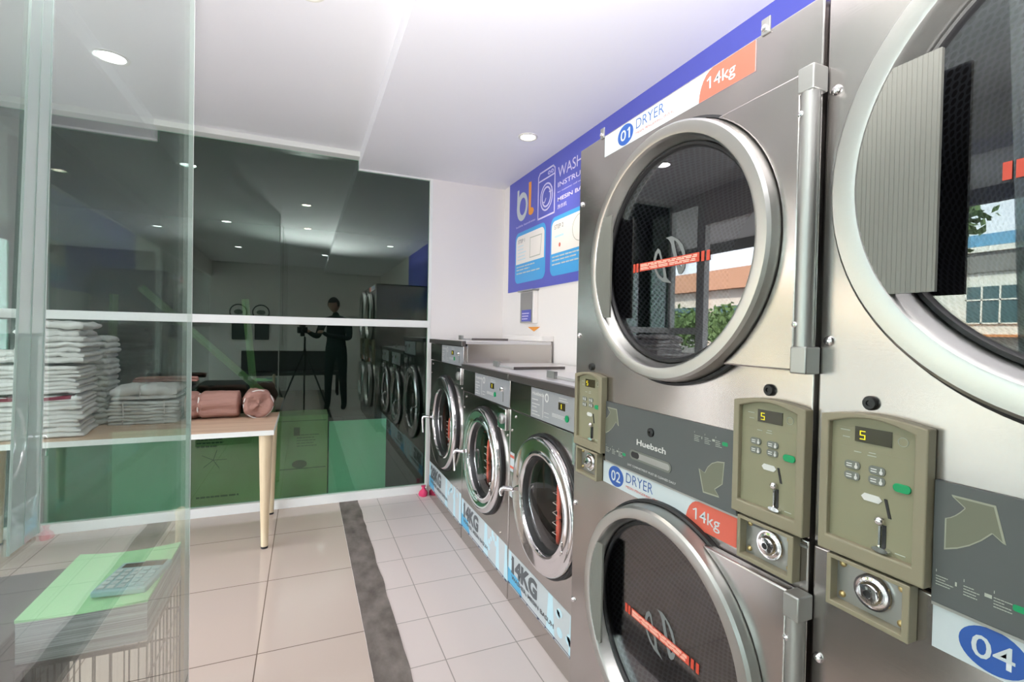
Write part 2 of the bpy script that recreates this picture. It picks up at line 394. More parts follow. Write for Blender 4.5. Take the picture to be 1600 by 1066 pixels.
# ------------------------------------------------------------------ downlights
def downlight(x, y, z, m, power, label, r=.045, col=(1, .9, .76)):
    e = empty('downlight', (x, y, z), 0, label, 'light', 'recessed ceiling downlights')
    b = B_(); 
    def ringz(prof, seg=32):
        rows = [[b.verts.new((rr * math.cos(2 * PI * i / seg), rr * math.sin(2 * PI * i / seg), zz)) for i in range(seg)] for rr, zz in prof]
        for a, c in zip(rows, rows[1:]):
            for i in range(seg): b.faces.new((a[i], a[(i + 1) % seg], c[(i + 1) % seg], c[i]))
        return rows
    ringz([(r * 1.35, -.0005), (r * 1.33, -.005), (r * 1.1, -.006), (r, -.002)])
    link('trim_ring', b, M['lampring'], e, 50)
    b = B_(); vs = [b.verts.new((r * math.cos(2 * PI * i / 32), r * math.sin(2 * PI * i / 32), -.002)) for i in range(32)]; b.faces.new(vs)
    link('lamp_face', b, m, e)
    l = bpy.data.lights.new('downlight_beam', 'SPOT'); l.energy = power; l.spot_size = 2.2; l.spot_blend = .8; l.shadow_soft_size = r; l.color = col
    lo = bpy.data.objects.new('downlight_beam', l); COL.objects.link(lo); lo.parent = e; lo.location = (0, 0, -.02)
downlight(1.24, 2.709, HB, M['lampglow'], 9, 'warm round downlight in the lowered ceiling above the washers')
downlight(-.88, 2.96, HC, M['lampglow2'], 11, 'bright white downlight seen through the glass partition above the table', .055, (.95, .98, 1))
downlight(.0, 2.05, HC, M['lampglow'], 8, 'warm downlight cut by the top edge of the picture left of the ceiling step')
downlight(-.9, .74, HC, M['lampglow2'], 8, 'white downlight over the counter behind the glass partition', .05, (.95, .98, 1))
downlight(.016, .77, HC, M['lampglow'], 7, 'warm downlight over the walkway beside the glass partition, nearest the camera')
downlight(1.1, .57, HB, M['lampglow2'], 0, 'white downlight in the lowered ceiling above the nearest dryer', .045, (.95, .98, 1))
downlight(.30, -1.5, HC, M['lampglow2'], 7, 'white downlight behind the photographer', .05, (.95, .98, 1))
downlight(-1.0, -1.3, HC, M['lampglow2'], 7, 'white downlight at the back of the shop near the glass front', .05, (.95, .98, 1))

# ------------------------------------------------------------------ dryers
def coin_box(root, x0, lit, tagname='coin_box'):
    yb = -.0005; w = .024
    def arc(xa, xb, zb, zt, rise, n=14):
        return [(xa, zb), (xb, zb), (xb, zt)] + [(xb + (xa - xb) * i / n, zt + rise * math.sin(PI * i / n)) for i in range(1, n)] + [(xa, zt)]
    b = B_()
    out = arc(x0, x0 + .168, .893, 1.140, .010); inn = arc(x0 + .015, x0 + .150, .921, 1.128, .014)
    ringprism(b, out, inn, -w, yb)
    c = link(tagname, b, M['olive'], root, bevel=.0025)
    b = B_(); prism(b, inn, -.013, -.0008); link('control_face', b, M['oliveface'], c)
    yf = -.0134
    for k in range(5): boxo('groove', x0 + .022, x0 + .143, yf, yf + .0005, 1.086 + k * .0085, 1.0866 + k * .0085, M['olive'], c) if k in (0, 4) else None
    d = boxo('display', x0 + .055, x0 + .113, yf - .001, yf + .001, 1.099, 1.125, M['disp'], c)
    if lit:
        b = B_(); dx, dz, t_ = x0 + .064, 1.1045, .0014
        for (xa, xb, za, zc) in ((0, .0075, .0135, .0135), (0, .0075, .0068, .0068), (0, .0075, 0, 0), (0, 0, .0068, .0135), (.0075, .0075, 0, .0068)):
            box(b, dx + xa - t_ / 2, dx + xb + t_ / 2, yf - .0016, yf - .001, dz + za - t_ / 2, dz + zc + t_ / 2)
        link('display_digit', b, M['yellow'], c)
    for (bx, bz) in ((.051, 1.056), (.051, 1.037), (.091, 1.056), (.091, 1.039)):
        b = B_(); prism(b, rrect(x0 + bx - .012, x0 + bx + .014, bz - .0072, bz + .0072, .006), yf - .002, yf + .0005)
        link('button', b, M['btn'], c, bevel=.0008)
        b = B_(); box(b, x0 + bx - .008, x0 + bx + .001, yf - .0026, yf - .002, bz + .001, bz + .0026); box(b, x0 + bx - .008, x0 + bx + .001, yf - .0026, yf - .002, bz - .003, bz - .0014)
        prism(b, ellipse(x0 + bx + .008, bz - .002, .0026, .0034, 10), yf - .0026, yf - .002); box(b, x0 + bx + .007, x0 + bx + .009, yf - .0026, yf - .002, bz, bz + .005)
        link('button_print', b, M['print'], c)
    b = B_(); prism(b, rrect(x0 + .117, x0 + .143, 1.030, 1.044, .0068), yf - .003, yf + .0005); o = link('start_button', b, M['green'], c, bevel=.001); o['label'] = 'green start button'
    b = B_(); prism(b, [(x0 + .068, 1.007), (x0 + .073, 1.013), (x0 + .096, 1.013), (x0 + .101, 1.007), (x0 + .096, 1.001), (x0 + .073, 1.001)], yf - .001, yf + .0005); link('price_label', b, M['print'], c)
    b = B_()
    v = [(x0 + .104, 1.012), (x0 + .1085, 1.012), (x0 + .1155, .982), (x0 + .111, .982)]; prism(b, v, yf - .001, yf + .001); box(b, x0 + .1025, x0 + .1085, yf - .001, yf + .001, .930, .968)
    link('coin_slot', b, M['black'], c)
    b = B_(); lathe(b, x0 + .1005, .975, [(0, .026), (.004, .025), (.0068, .022), (.0075, .018), (.006, .0155), (.0045, .0135)], 20)
    prism(b, [(x0 + .0985, .966), (x0 + .1015, .966), (x0 + .1015, .932), (x0 + .0985, .932)], yf - .004, yf); link('coin_lever', b, M['chrome'], c, 40)
    b = B_(); prism(b, ellipse(x0 + .1045, .928, .0125, .0045, 20), yf - .010, yf + .0004); link('coin_return', b, M['chrome'], c, 40)
    b = B_(); 
    for (xa, xb, za) in ((.030, .046, 1.115), (.034, .046, 1.103), (.054, .066, 1.080), (.078, .089, 1.083), (.076, .090, 1.078), (.122, .137, .928)): box(b, x0 + xa, x0 + xb, yf - .0004, yf + .0004, za, za + .0013)
    ringprism(b, ellipse(x0 + .129, 1.112, .0075, .0075, 24), ellipse(x0 + .129, 1.112, .0068, .0068, 24), yf - .0004, yf + .0002)
    link('panel_print', b, M['gprint'], c)
    # lock box below
    b = B_(); ringprism(b, [(x0 + .018, .797), (x0 + .150, .797), (x0 + .150, .889), (x0 + .018, .889)], [(x0 + .026, .806), (x0 + .139, .806), (x0 + .139, .882), (x0 + .026, .882)], -.024, yb)
    k = link('lock_box', b, M['olive'], root, bevel=.0015)
    boxo('lock_plate', x0 + .026, x0 + .139, -.004, -.0008, .806, .882, M['chrome'], k).data.materials[0] = M['hinge']
    b = B_(); lathe(b, x0 + .088, .846, [(.031, .004), (.031, .009), (.029, .012), (.026, .012), (.024, .010), (.020, .011), (.019, .020), (.016, .024), (.008, .025), (.0065, .025), (.0065, .020), (0, .020)], 40)
    link('lock_cylinder', b, M['chrome'], k, 35)
    b = B_(); lathe(b, x0 + .088, .846, [(.0062, .0205), (.0062, .0215), (0, .0215)], 16); link('keyhole', b, M['black'], k)
    for (bx, bz) in ((.036, .872), (.036, .817), (.130, .872), (.130, .815)):
        b = B_(); lathe(b, x0 + bx, bz, [(.0058, .004), (.0058, .006), (.004, .0085), (0, .009)], 14); link('rivet', b, M['brass'], k, 50)
    return c

def dryer_door(root, cx, cz, R, Ri, Rg, hx, hinge_x, W, seg=96, name='door'):
    """cast ring round a dished glass, pull plate on the left, hinge tube on the right"""
    b = B_()
    lathe(b, cx, cz, [(R + .006, .004), (R + .004, .022), (R, .052), (R - .006, .0585), (Ri + .006, .0600), (Ri, .0585), (Ri - .006, .050), (Rg + .012, .016), (Rg + .008, .010), (Rg + .004, .006), (R - .03, .004)], seg, closed=True)
    d = link(name, b, M['alu'], root, 32)
    b = B_(); lathe(b, cx, cz, [(R + .014, .0010), (R + .014, .014), (R + .007, .016), (R + .006, .0010)], seg, closed=True); link('outer_gasket', b, M['rubber'], d, 40)
    b = B_(); lathe(b, cx, cz, [(Rg + .012, .009), (Rg + .009, .020), (Rg + .002, .022), (Rg - .002, .017), (Rg - .003, .008), (Rg + .006, .006)], seg, closed=True); link('glass_gasket', b, M['rubber'], d, 50)
    b = B_(); lathe(b, cx, cz, [(Rg - .001, .010), (Rg - .001, .014), (0, .014)], seg); lathe(b, cx, cz, [(Rg - .001, .010), (0, .010)], seg); link('door_glass', b, M['dglass'], d)
    # hinge plate
    zt, zb = cz + (.298 if R < .35 else .30), cz - .277
    pts = []
    a1 = math.asin(min(.98, (zt - cz) / (R + .008))); a2 = -math.asin(min(.98, (cz - zb) / (R + .008)))
    for i in range(25):
        a = a1 + (a2 - a1) * i / 24; pts.append((cx + (R + .006) * math.cos(a), cz + (R + .006) * math.sin(a)))
    poly = pts + [(hinge_x - .008, zb), (hinge_x - .008, zt)]
    b = B_(); prism(b, poly, -.030, -.004); link('hinge_plate', b, M['steel'], d, bevel=.004)
    b = B_(); tube(b, [(hinge_x + .010, -.026, zb + .048), (hinge_x + .010, -.026, zt - .045)], .0165, 24); link('hinge_tube', b, M['hinge'], d, 50)
    for za, zc in ((zt - .046, zt + .002), (zb - .004, zb + .048)):
        b = B_(); prism(b, [(hinge_x - .006, za), (hinge_x + .027, za), (hinge_x + .027, zc), (hinge_x - .006, zc)], -.043, -.002); link('hinge_bracket', b, M['hinge'], d, bevel=.003)
    for za in (zb + .09, zt - .085):
        b = B_(); lathe(b, hinge_x + .002, za, [(.0055, .040), (.0055, .0435), (.003, .045), (.0025, .0425), (0, .0425)], 14); link('screw', b, M['chrome'], d, 40)
    # pull plate: ribbed, cut straight on its right, following the ring on its left
    zz0, zz1 = (cz - Ri * .54, cz + Ri * .50) if R < .35 else (cz - Ri * .55, cz + Ri * .53)
    Rr = Ri - .001; arcx = lambda z: cx - math.sqrt(max(0, Rr * Rr - (z - cz) ** 2))
    left = [(arcx(zz0 + (zz1 - zz0) * i / 20), zz0 + (zz1 - zz0) * i / 20) for i in range(21)]
    b = B_(); prism(b, left + [(hx, zz1), (hx, zz0)], -.0565, -.050); link('pull_plate', b, M['handle'], d)
    x = hx - .0035
    b = B_()
    while x > cx - Rr + .004:
        dz = math.sqrt(max(0, Rr * Rr - (cx - x) ** 2)); za, zc = max(zz0, cz - dz + .004), min(zz1, cz + dz - .004)
        if zc > za: box(b, x - .0056, x, -.0570, -.0560, za, zc)
        x -= .0068
    link('pull_ribs', b, M['handle'], d)
    # drum behind the glass
    b = B_(); lathe(b, cx, cz, [(Rg + .03, -.02), (Rg + .03, -.52)], 64); dr = link('drum', b, M['drum'], d, 40)
    uv = dr.data.uv_layers.new(name='UVMap')
    for p in dr.data.polygons:
        ang = [math.atan2(dr.data.vertices[dr.data.loops[l].vertex_index].co.z - cz, dr.data.vertices[dr.data.loops[l].vertex_index].co.x - cx) % (2 * PI) for l in p.loop_indices]
        if max(ang) - min(ang) > PI: ang = [a if a > PI else a + 2 * PI for a in ang]
        for l, a in zip(p.loop_indices, ang): uv.data[l].uv = (a * 16, dr.data.vertices[dr.data.loops[l].vertex_index].co.y * 52)
    b = B_(); lathe(b, cx, cz, [(Rg + .03, -.52), (0, -.52)], 64); link('drum_back', b, M['gap'], d)
    # red warning strip and grey emblem on the glass
    yg = -.0150
    wx0, wx1 = cx - .158, cx + .138; wz = cz - .017
    b = B_(); box(b, wx0 + .030, wx1 - .036, yg - .0007, yg, wz - .0115, wz + .0115)
    for xa in (wx0, wx0 + .014, wx1 - .030, wx1 - .013): box(b, xa, xa + .010, yg - .0007, yg, wz - .0125, wz + .0125)
    link('warning_strip', b, M['red'], d)
    b = B_(); scribble(b, wx0 + .034, wx1 - .040, (wz + .0055, wz + .0015), .0024, yg - .0012, .02, 3); scribble(b, wx0 + .034, wx1 - .040, (wz - .0035, wz - .0075), .0022, yg - .0012, .05, 5)
    link('warning_print', b, M['redp'], d)
    LO = [(-0.051, 0.027), (-0.062, 0.018), (-0.068, 0.001), (-0.067, -0.019), (-0.062, -0.035), (-0.048, -0.054), (-0.028, -0.067), (0.007, -0.074), (-0.014, -0.058), (-0.018, -0.040), (-0.026, -0.020), (-0.034, -0.002), (-0.042, 0.020)]
    LI = [(-0.050, 0.014), (-0.056, 0.006), (-0.059, -0.004), (-0.058, -0.018), (-0.054, -0.033), (-0.044, -0.046), (-0.032, -0.056), (-0.027, -0.057), (-0.026, -0.052), (-0.028, -0.040), (-0.034, -0.020), (-0.041, -0.002), (-0.046, 0.010)]
    RO = [(-0.021, 0.050), (0.002, 0.051), (0.027, 0.038), (0.043, 0.022), (0.052, 0.002), (0.054, -0.015), (0.053, -0.034), (0.048, -0.046), (0.040, -0.053), (0.031, -0.052), (0.024, -0.037), (0.016, -0.017), (0.008, 0.006), (-0.000, 0.031), (-0.009, 0.043)]
    RI = [(0.012, 0.038), (0.014, 0.038), (0.026, 0.028), (0.036, 0.012), (0.043, -0.002), (0.045, -0.015), (0.044, -0.026), (0.041, -0.033), (0.038, -0.035), (0.036, -0.034), (0.032, -0.027), (0.027, -0.013), (0.021, 0.004), (0.015, 0.022), (0.012, 0.033)]
    b = B_()
    for po, pi_ in ((LO, LI), (RO, RI)): ringprism(b, [(cx + x, cz + z) for x, z in po], [(cx + x, cz + z) for x, z in pi_], yg - .0004, yg - .0001)
    link('emblem', b, M['emblem'], d)
    return d

def dryer(loc, label, W, up, lo, boxes, nums, plate_left, screws=True, lit=(1, 1), full=True):
    root = empty('stacked_dryer', loc, -PI / 2, label, 'dryer', 'stacked tumble dryers', .9)
    zb0 = -.1415; zs = .887; dep = .72
    b = B_()
    for (door, z0, z1) in ((up, zs, 1.935), (lo, zb0 + .05, zs - .004)):
        platehole(b, .002, W - .004, z0, z1, door[0], door[1], door[4] + .03, -.02, 0)
    box(b, .002, .022, .021, dep, zb0, 1.935); box(b, W - .024, W - .004, .021, dep, zb0, 1.935); box(b, .002, W - .004, .021, dep, 1.915, 1.935); box(b, .002, W - .004, dep, dep + .01, zb0, 1.935)
    box(b, .03, W - .03, .03, dep, zb0, zb0 + .04)
    link('cabinet', b, M['steel'], root, bevel=.006)
    dryer_door(root, *up[:5], up[5], up[6], W); dryer_door(root, *lo[:5], lo[5], lo[6], W)
    for x0, l_ in zip(boxes, lit): coin_box(root, x0, l_)
    # grey lint panel
    xa = boxes[0] + .169; xb = boxes[1] - .001 if len(boxes) > 1 else W - .17
    pn = boxo('lint_panel', xa, xb, -.006, -.0005, .874, 1.063, M['panel'], root, .0015)
    yp = -.0064; q = xa - .204
    AL = [(.187, 1.031), (.222, 1.037), (.240, 1.031), (.255, .988), (.237, .996), (.222, .975), (.200, .955), (.171, .945)]
    def arrow(pts, nm):
        cx_ = sum(p[0] for p in pts) / len(pts); cz_ = sum(p[1] for p in pts) / len(pts)
        inn = [(cx_ + (x - cx_) * .93, cz_ + (z - cz_) * .93) for x, z in pts]
        b = B_(); prism(b, inn, yp, yp + .0008); a = link(nm, b, M['arrow'], pn)
        b = B_(); ringprism(b, pts, inn, yp - .0002, yp + .0008); link('arrow_outline', b, M['arrowline'], pn)
    def arc3(p, q_, r_): return [((1 - t) ** 2 * p[0] + 2 * t * (1 - t) * q_[0] + t * t * r_[0], (1 - t) ** 2 * p[1] + 2 * t * (1 - t) * q_[1] + t * t * r_[1]) for t in (0, .25, .5, .75, 1)]
    ax = xa if len(boxes) > 1 and loc[1] > 1 else xa + .013
    # up-pointing arrow at the panel's left
    A1 = [(ax + .009, 1.046), (ax + .026, 1.032)] + arc3((ax + .026, 1.032), (ax + .014, 1.013), (ax - .0 + .002, 1.008))[1:] + arc3((ax + .002, .960), (ax + .034, .972), (ax + .058, 1.006)) + [(ax + .072, .995), (ax + .060, 1.046)]
    arrow(A1, 'arrow_mark')
    if len(boxes) > 1:
        A2 = [(xb - .045 + .002, .987)] ; rx = xb - .036
        A2 = arc3((rx, .987), (rx - .045, .985), (rx - .060, .946)) + [(rx - .079, .952), (rx - .063, .897), (rx - .013, .900), (rx - .027, .915), (rx - .004, .934)]
        arrow(A2, 'arrow_mark')
        mx = (xa + xb) / 2 - .036
        b = B_(); lathe(b, mx, 1.005, [(.0125, .006), (.0125, .010), (.010, .012), (.004, .012), (.0035, .009), (0, .009)], 24); link('panel_lock', b, M['rubber'], pn, 40)
        text('Huebsch', mx - .062, mx + .062, .957, .017, M['print'], pn, yp - .0003, bold=.02)
        b = B_(); ringprism(b, rrect(mx - .092, mx + .085, .911, .939, .0138), rrect(mx - .086, mx + .079, .916, .934, .0088), yp - .0016, yp); link('pull_slot_rim', b, M['btn'], pn)
        b = B_(); prism(b, rrect(mx - .086, mx + .079, .916, .934, .0088), yp - .0004, yp); link('pull_slot', b, M['hinge'], pn)
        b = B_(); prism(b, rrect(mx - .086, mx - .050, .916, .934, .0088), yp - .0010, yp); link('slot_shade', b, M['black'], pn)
        text('LINT COMPARTMENT MUST BE CLEANED DAILY', mx - .103, mx + .103, .887, .006, M['print'], pn, yp - .0003)
        groups = ((xb - .132, 1.018), (xa + .006, .9035))
    else: groups = ((xa + .006, .918),)
    for gi, (gx, gz) in enumerate(groups):
        b = B_()
        for k in range(3):
            scribble(b, gx + k * .034, gx + k * .034 + .022, [gz + j * .0042 for j in range(4)], .0012, yp - .0004, .5, 11 + gi * 5 + k)
            box(b, gx + k * .034, gx + k * .034 + .0008, yp - .0004, yp, gz + .019, gz + .023)
        box(b, gx + .058, gx + .066, yp - .0004, yp, gz + .010, gz + .015); box(b, gx + .024, gx + .026, yp - .0004, yp, gz + .008, gz + .014)
        link('instruction_print', b, M['gprint'], pn)
        b = B_(); prism(b, rrect(gx + .088, gx + .104, gz + .006, gz + .015, .003), yp - .0004, yp); link('start_mark', b, M['green'], pn)
    boxo('panel_edge_strip', xa, W - .006, -.004, -.0003, .8690, .8735, M['hinge'], root)
    # stickers
    for (num, zz0, zz1, sx0, sx1, cs, tx) in nums:
        st = B_(); prism(st, [(sx0, zz0), (sx1, zz0), (sx1, zz1), (sx0, zz1)], -.0010, -.0002); s_ = link('number_sticker', st, M['sticker'], root)
        hz = zz1 - zz0; zc = (zz0 + zz1) / 2; cxn = sx0 + .0 + tx
        b = B_(); prism(b, ellipse(cxn, zc, .039, .0315), -.0015, -.0009); link('number_disc', b, M['blue'], s_)
        text(num, cxn - .024, cxn + .024, zc - .0165, .033, M['sticker'], s_, -.0019, bold=.008)
        if num == '01': flag(cxn + .019, zc + .0165, .010, .030, M['sticker'], s_, -.0020)
        text('DRYER', cxn + .052, cxn + .175, zc - .003, .029, M['blue2'], s_, -.0016, bold=-.004)
        text('MESIN PENGERING 烘衣机', cxn + .052, cxn + .215, zc - .020, .0095, M['coral'], s_, -.0016)
        if cs:
            pts = [(sx1, zz0), (sx1, zz1)] + [(cs + .045 - .045 * math.sin(PI / 2 * t / 6), zz1 - hz * (1 - math.cos(PI / 2 * t / 6))) for t in range(7)]
            b = B_(); prism(b, pts, -.0016, -.0009); link('load_sticker', b, M['coral'], s_)
            text('14kg', cs + .034, cs + .112, zc - .022, .038, M['sticker'], s_, -.0020, bold=.003); flag(cs + .035, zc + .016, .010, .028, M['sticker'], s_, -.0021)
    for (sx, sz) in ((.018, .672), (.022, 1.739), (.022, 1.273), (.018, .32)) + (((.020, 1.28), (.020, 1.62))[:0]):
        b = B_(); lathe(b, sx, sz, [(.0095, 0), (.0095, .003), (.006, .0065), (0, .0075)], 18); link('screw', b, M['chrome'], root, 50)
    for sx in (.142, .762):
        c_ = boxo('top_clip', sx - .010, sx + .012, -.004, .0, 1.928, 1.962, M['hinge'], root, .001)
        b = B_(); lathe(b, sx, 1.940, [(.007, .004), (.007, .008), (0, .010)], 14); link('clip_screw', b, M['chrome'], c_, 50)
    for x0 in boxes:
        b = B_(); lathe(b, x0 + .072, 1.167, [(.0125, 0), (.0125, .005), (.010, .008), (.005, .008), (.0045, .005), (0, .005)], 24); link('service_lock', b, M['rubber'], root, 40)
    return root

LD = .1264
# (cx, cz, R, lip inner R, glass R, pull plate right x, hinge x)
dryer((.8126, 1.365, LD), 'stacked dryer with red 14kg tags numbered 01 above and 02 below, beside the washers', .894,
      (.500, 1.490, .330, .297, .274, .284, .876), (.500, .486, .325, .292, .270, .276, .876),
      (.035, .724), (('01', 1.862, 1.930, .156, .737, .572, .112), ('02', .800, .868, .190, .722, .562, .070)), True)
dryer((.8126, .5585, LD), 'nearest stacked dryer at right edge with blue disc 04, upper door cut by picture', .894,
      (.424, 1.530, .372, .329, .302, .211, .880), (.50, .440, .325, .292, .264, .25, .876),
      (.026, .724), (('04', .803, .871, .196, .722, .562, .072),), False)

# ------------------------------------------------------------------ washers
def washer(y0, W, H, zp, label, cx, cz, R, Ri, load, st, drop=.12):
    root = empty('front_load_washer', (D, y0, 0), -PI / 2, label, 'washing machine', 'front load washers')
    dep = .60; Wm = W - .004
    b = B_()
    platehole(b, .002, Wm, .0, zp - .004, cx, cz, Ri + .03, -.02, 0)
    box(b, .002, .022, .021, dep, 0, H - .004); box(b, Wm - .02, Wm, .021, dep, 0, H - .004); box(b, .002, Wm, dep, dep + .01, 0, H - .004)
    link('cabinet', b, M['wsteel'], root, bevel=.004)
    boxo('header', .002, Wm, -.004, .02, zp, H - .034, M['wsteel'], root, .002)
    t = boxo('top_band', .0, W - .001, -.018, .010, H - .032, H - .001, M['band'], root, .003)
    boxo('top', .0, W - .001, .0105, dep, H - .02, H, M['top'], root, .003)
    # grey control panel with print
    px0 = .232 if W < .8 else .335; px1 = Wm - .002
    p = boxo('control_panel', px0, px1, -.0065, -.0042, zp + .002, H - .038, M['wpanel'], root)
    z0 = zp; hh = H - .036 - zp; yp = -.0068
    b = B_()
    k = (px1 - px0) / .51
    X = lambda x: px0 + x * k
    scribble(b, X(.012), X(.10), [z0 + hh * j for j in (.12, .22, .36, .46, .60)], .0032, yp - .0005, .5, 4)
    box(b, X(.115), X(.118), yp - .0004, yp, z0 + hh * .1, z0 + hh * .8)
    scribble(b, X(.13), X(.19), [z0 + hh * j for j in (.16, .28)], .002, yp - .0005, .4, 6)
    scribble(b, X(.20), X(.31), [z0 + hh * j for j in (.26, .30, .34)], .0022, yp - .0005, .2, 9)
    scribble(b, X(.255), X(.33), [z0 + hh * .86, z0 + hh * .79], .0022, yp - .0005, .3, 10)
    link('panel_print', b, M['print'], p)
    text('Huebsch', X(.012), X(.125), z0 + hh * .76, hh * .11, M['print'], p, yp - .0004, bold=.02)
    b = B_(); ringprism(b, ellipse(X(.150), z0 + hh * .76, .016, .018, 20), ellipse(X(.150), z0 + hh * .76, .011, .012, 20), yp - .0004, yp); link('load_icon', b, M['print'], p)
    boxo('display', X(.252), X(.305), yp - .001, yp, z0 + hh * .52, z0 + hh * .74, M['disp'], p)
    b = B_(); box(b, X(.274), X(.278), yp - .0016, yp - .001, z0 + hh * .56, z0 + hh * .70); link('display_digit', b, M['yellow'], p)
    b = B_(); prism(b, ellipse(X(.322), z0 + hh * .33, .013, .013, 20), yp - .003, yp); link('start_button', b, M['green'], p)
    b = B_(); lathe(b, X(.425), z0 + hh * .62, [(.014, .006), (.014, .012), (.009, .020), (0, .022)], 20); link('coin_knob', b, M['chrome'], p, 40)
    boxo('coin_slot', X(.428), X(.436), yp - .001, yp, z0 + hh * .15, z0 + hh * .52, M['btn'], p)
    # coin vault at the right under the header
    vx = W - .145; b = B_(); box(b, vx, vx + .105, -.010, -.0005, zp - .115, zp - .010); v = link('coin_vault', b, M['chrome'], root, bevel=.003)
    b = B_(); lathe(b, vx + .060, zp - .062, [(.026, .010), (.026, .016), (.018, .022), (.008, .022), (.007, .016), (0, .016)], 24); link('vault_lock', b, M['hinge'], v, 40)
    # door: wide chrome ring with a deep bowl
    b = B_(); lathe(b, cx, cz, [(R, .004), (R + .002, .020), (R - .001, .030), (R - .008, .036), (R - .016, .037), (Ri + .028, .024), (Ri + .020, .026), (Ri + .012, .031), (Ri + .004, .030), (Ri, .024), (Ri - .003, .012), (Ri - .002, -.004), (R - .03, .004)], 72, closed=True)
    d = link('door', b, M['chrome'], root, 35)
    b = B_(); lathe(b, cx, cz, [(R + .012, .0005), (R + .012, .012), (R + .003, .014), (R + .001, .0005)], 64, closed=True); link('door_gasket', b, M['rubber'], d, 40)
    b = B_(); lathe(b, cx, cz, [(Ri - .002, .014), (Ri - .012, .004), (Ri - .018, -.04), (Ri - .024, -.04), (Ri - .016, .006), (Ri - .003, .018)], 64, closed=True); link('bowl_rim', b, M['rubber'], d, 40)
    b = B_(); lathe(b, cx, cz, [(Ri - .010, .004), (Ri - .03, .008), (Ri * .5, .013), (0, .015)], 48); link('door_glass', b, M['wglass'], d, 60)
    b = B_(); lathe(b, cx, cz, [(Ri + .03, -.021), (Ri + .04, -.40), (0, -.40)], 48); link('drum', b, M['wdrum'], root, 40)
    b = B_()
    for i in range(3):
        a = i * 2 * PI / 3 + .4; c_, s_ = math.cos(a), math.sin(a); r_ = Ri + .02
        tube(b, [(cx + r_ * c_, .05, cz + r_ * s_), (cx + r_ * c_, .38, cz + r_ * s_)], .03, 10)
    link('drum_lifter', b, M['wdrum'], root, 50)
    # handle on the left
    hz = cz - .01
    b = B_(); tube(b, [(cx - R + .03, -.040, hz), (cx - R - .005, -.070, hz), (cx - R - .010, -.078, hz - .004), (cx - R - .012, -.082, hz - .02), (cx - R - .012, -.082, hz - drop)], [.010, .010, .010, .009, .008], 12)
    link('handle', b, M['chrome'], d, 60)
    for dz in (-.03, -.065):
        b = B_(); lathe(b, cx + R - .045, cz + dz - .03, [(.007, .050), (.007, .054), (0, .056)], 12); link('screw', b, M['chrome'], d, 40)
    for sx, sz in ((.06, zp - .03), (.02, zp - .10), (Wm - .03, zp - .135), (Wm - .1, .285)):
        b = B_(); lathe(b, sx, sz, [(.006, 0), (.006, .003), (0, .006)], 10); link('screw', b, M['chrome'], root, 40)
    # load sticker along the foot
    zs0, zs1 = st
    s_ = boxo('load_sticker', .006, Wm - .002, -.0012, -.0002, zs0, zs1, M['sticker'], root)
    h = zs1 - zs0; ys = -.0016
    b = B_()
    r = random.Random(int(y0 * 10))
    for (xa, wd, mt) in ((.0, .05, 0), (.40, .07, 0), (.58, .05, 0), (.69, .05, 0)):
        xa *= W / .74; prism(b, [(.006 + xa, zs0 + .01), (.006 + xa + wd, zs0 + .012), (.006 + xa + wd * .7, zs1 - .002), (.006 + xa + wd * .2, zs1 - .002)], ys, ys + .0005)
    for i in range(7): prism(b, ellipse(W * (.62 + .34 * r.random()), zs0 + h * (.3 + .6 * r.random()), .012 + .01 * r.random(), .012 + .008 * r.random(), 16), ys - .0002, ys + .0003)
    link('bubble_print', b, M['paleblue'], s_)
    b = B_(); prism(b, [(.006, zs0 + .012), (.17, zs0 + .012), (.13, zs0 + h * .42), (.006, zs0 + h * .48)], ys - .0001, ys + .0004); link('wave_print', b, M['midblue'], s_)
    text(load, .05, .05 + .270 * W / .74, zs0 + h * .42, h * .50, M['greytext'], s_, ys - .0007, bold=.055)
    if load[0] == '1': flag(.062, zs0 + h * .90, .018, .07, M['greytext'], s_, ys - .0008); boxo('figure_foot', .046, .078, ys - .0008, ys - .0004, zs0 + h * .42, zs0 + h * .48, M['greytext'], s_)
    text('WASHER, MESIN BASUH', .05, .05 + .42 * W / .74, zs0 + h * .225, h * .14, M['greytext'], s_, ys - .0007, bold=.03)
    boxo('sticker_edge', .006, Wm - .002, ys - .0003, ys + .0004, zs0 + .002, zs0 + .012, M['navy'], s_)
    b = B_(); scribble(b, .03, Wm - .02, (zs0 + .005,), .004, ys - .0008, .02, 8); link('sticker_small_print', b, M['print'], s_)
    return root
washer(3.687, .839, 1.223, 1.063, 'tallest far washer at the green window with 28KG sticker', .425, .650, .315, .228, '28KG', (.075, .275))
washer(2.848, .742, 1.085, .919, 'middle washer with 14KG sticker between the tall washer and its twin', .385, .588, .275, .198, '14KG', (.082, .258))
washer(2.104, .734, 1.085, .919, 'washer with 14KG sticker right beside the dryer, orange and white notes by its handle', .375, .588, .270, .190, '14KG', (.090, .252), .035)

# notices by the third washer's handle, each a sticker of its own on that washer
w3 = [o for o in bpy.data.objects if o.name.startswith('front_load_washer') and abs(o.location.y - 2.104) < .01][0]
n1 = boxo('notice_sticker', .006, .052, -.0012, -.0002, .625, .715, M['sticker'], w3); boxo('red_band', .006, .052, -.0016, -.0011, .690, .703, M['coral'], n1); boxo('red_band', .006, .052, -.0016, -.0011, .640, .651, M['coral'], n1)
boxo('notice_sticker', .006, .050, -.0012, -.0002, .505, .552, M['sticker'], w3)
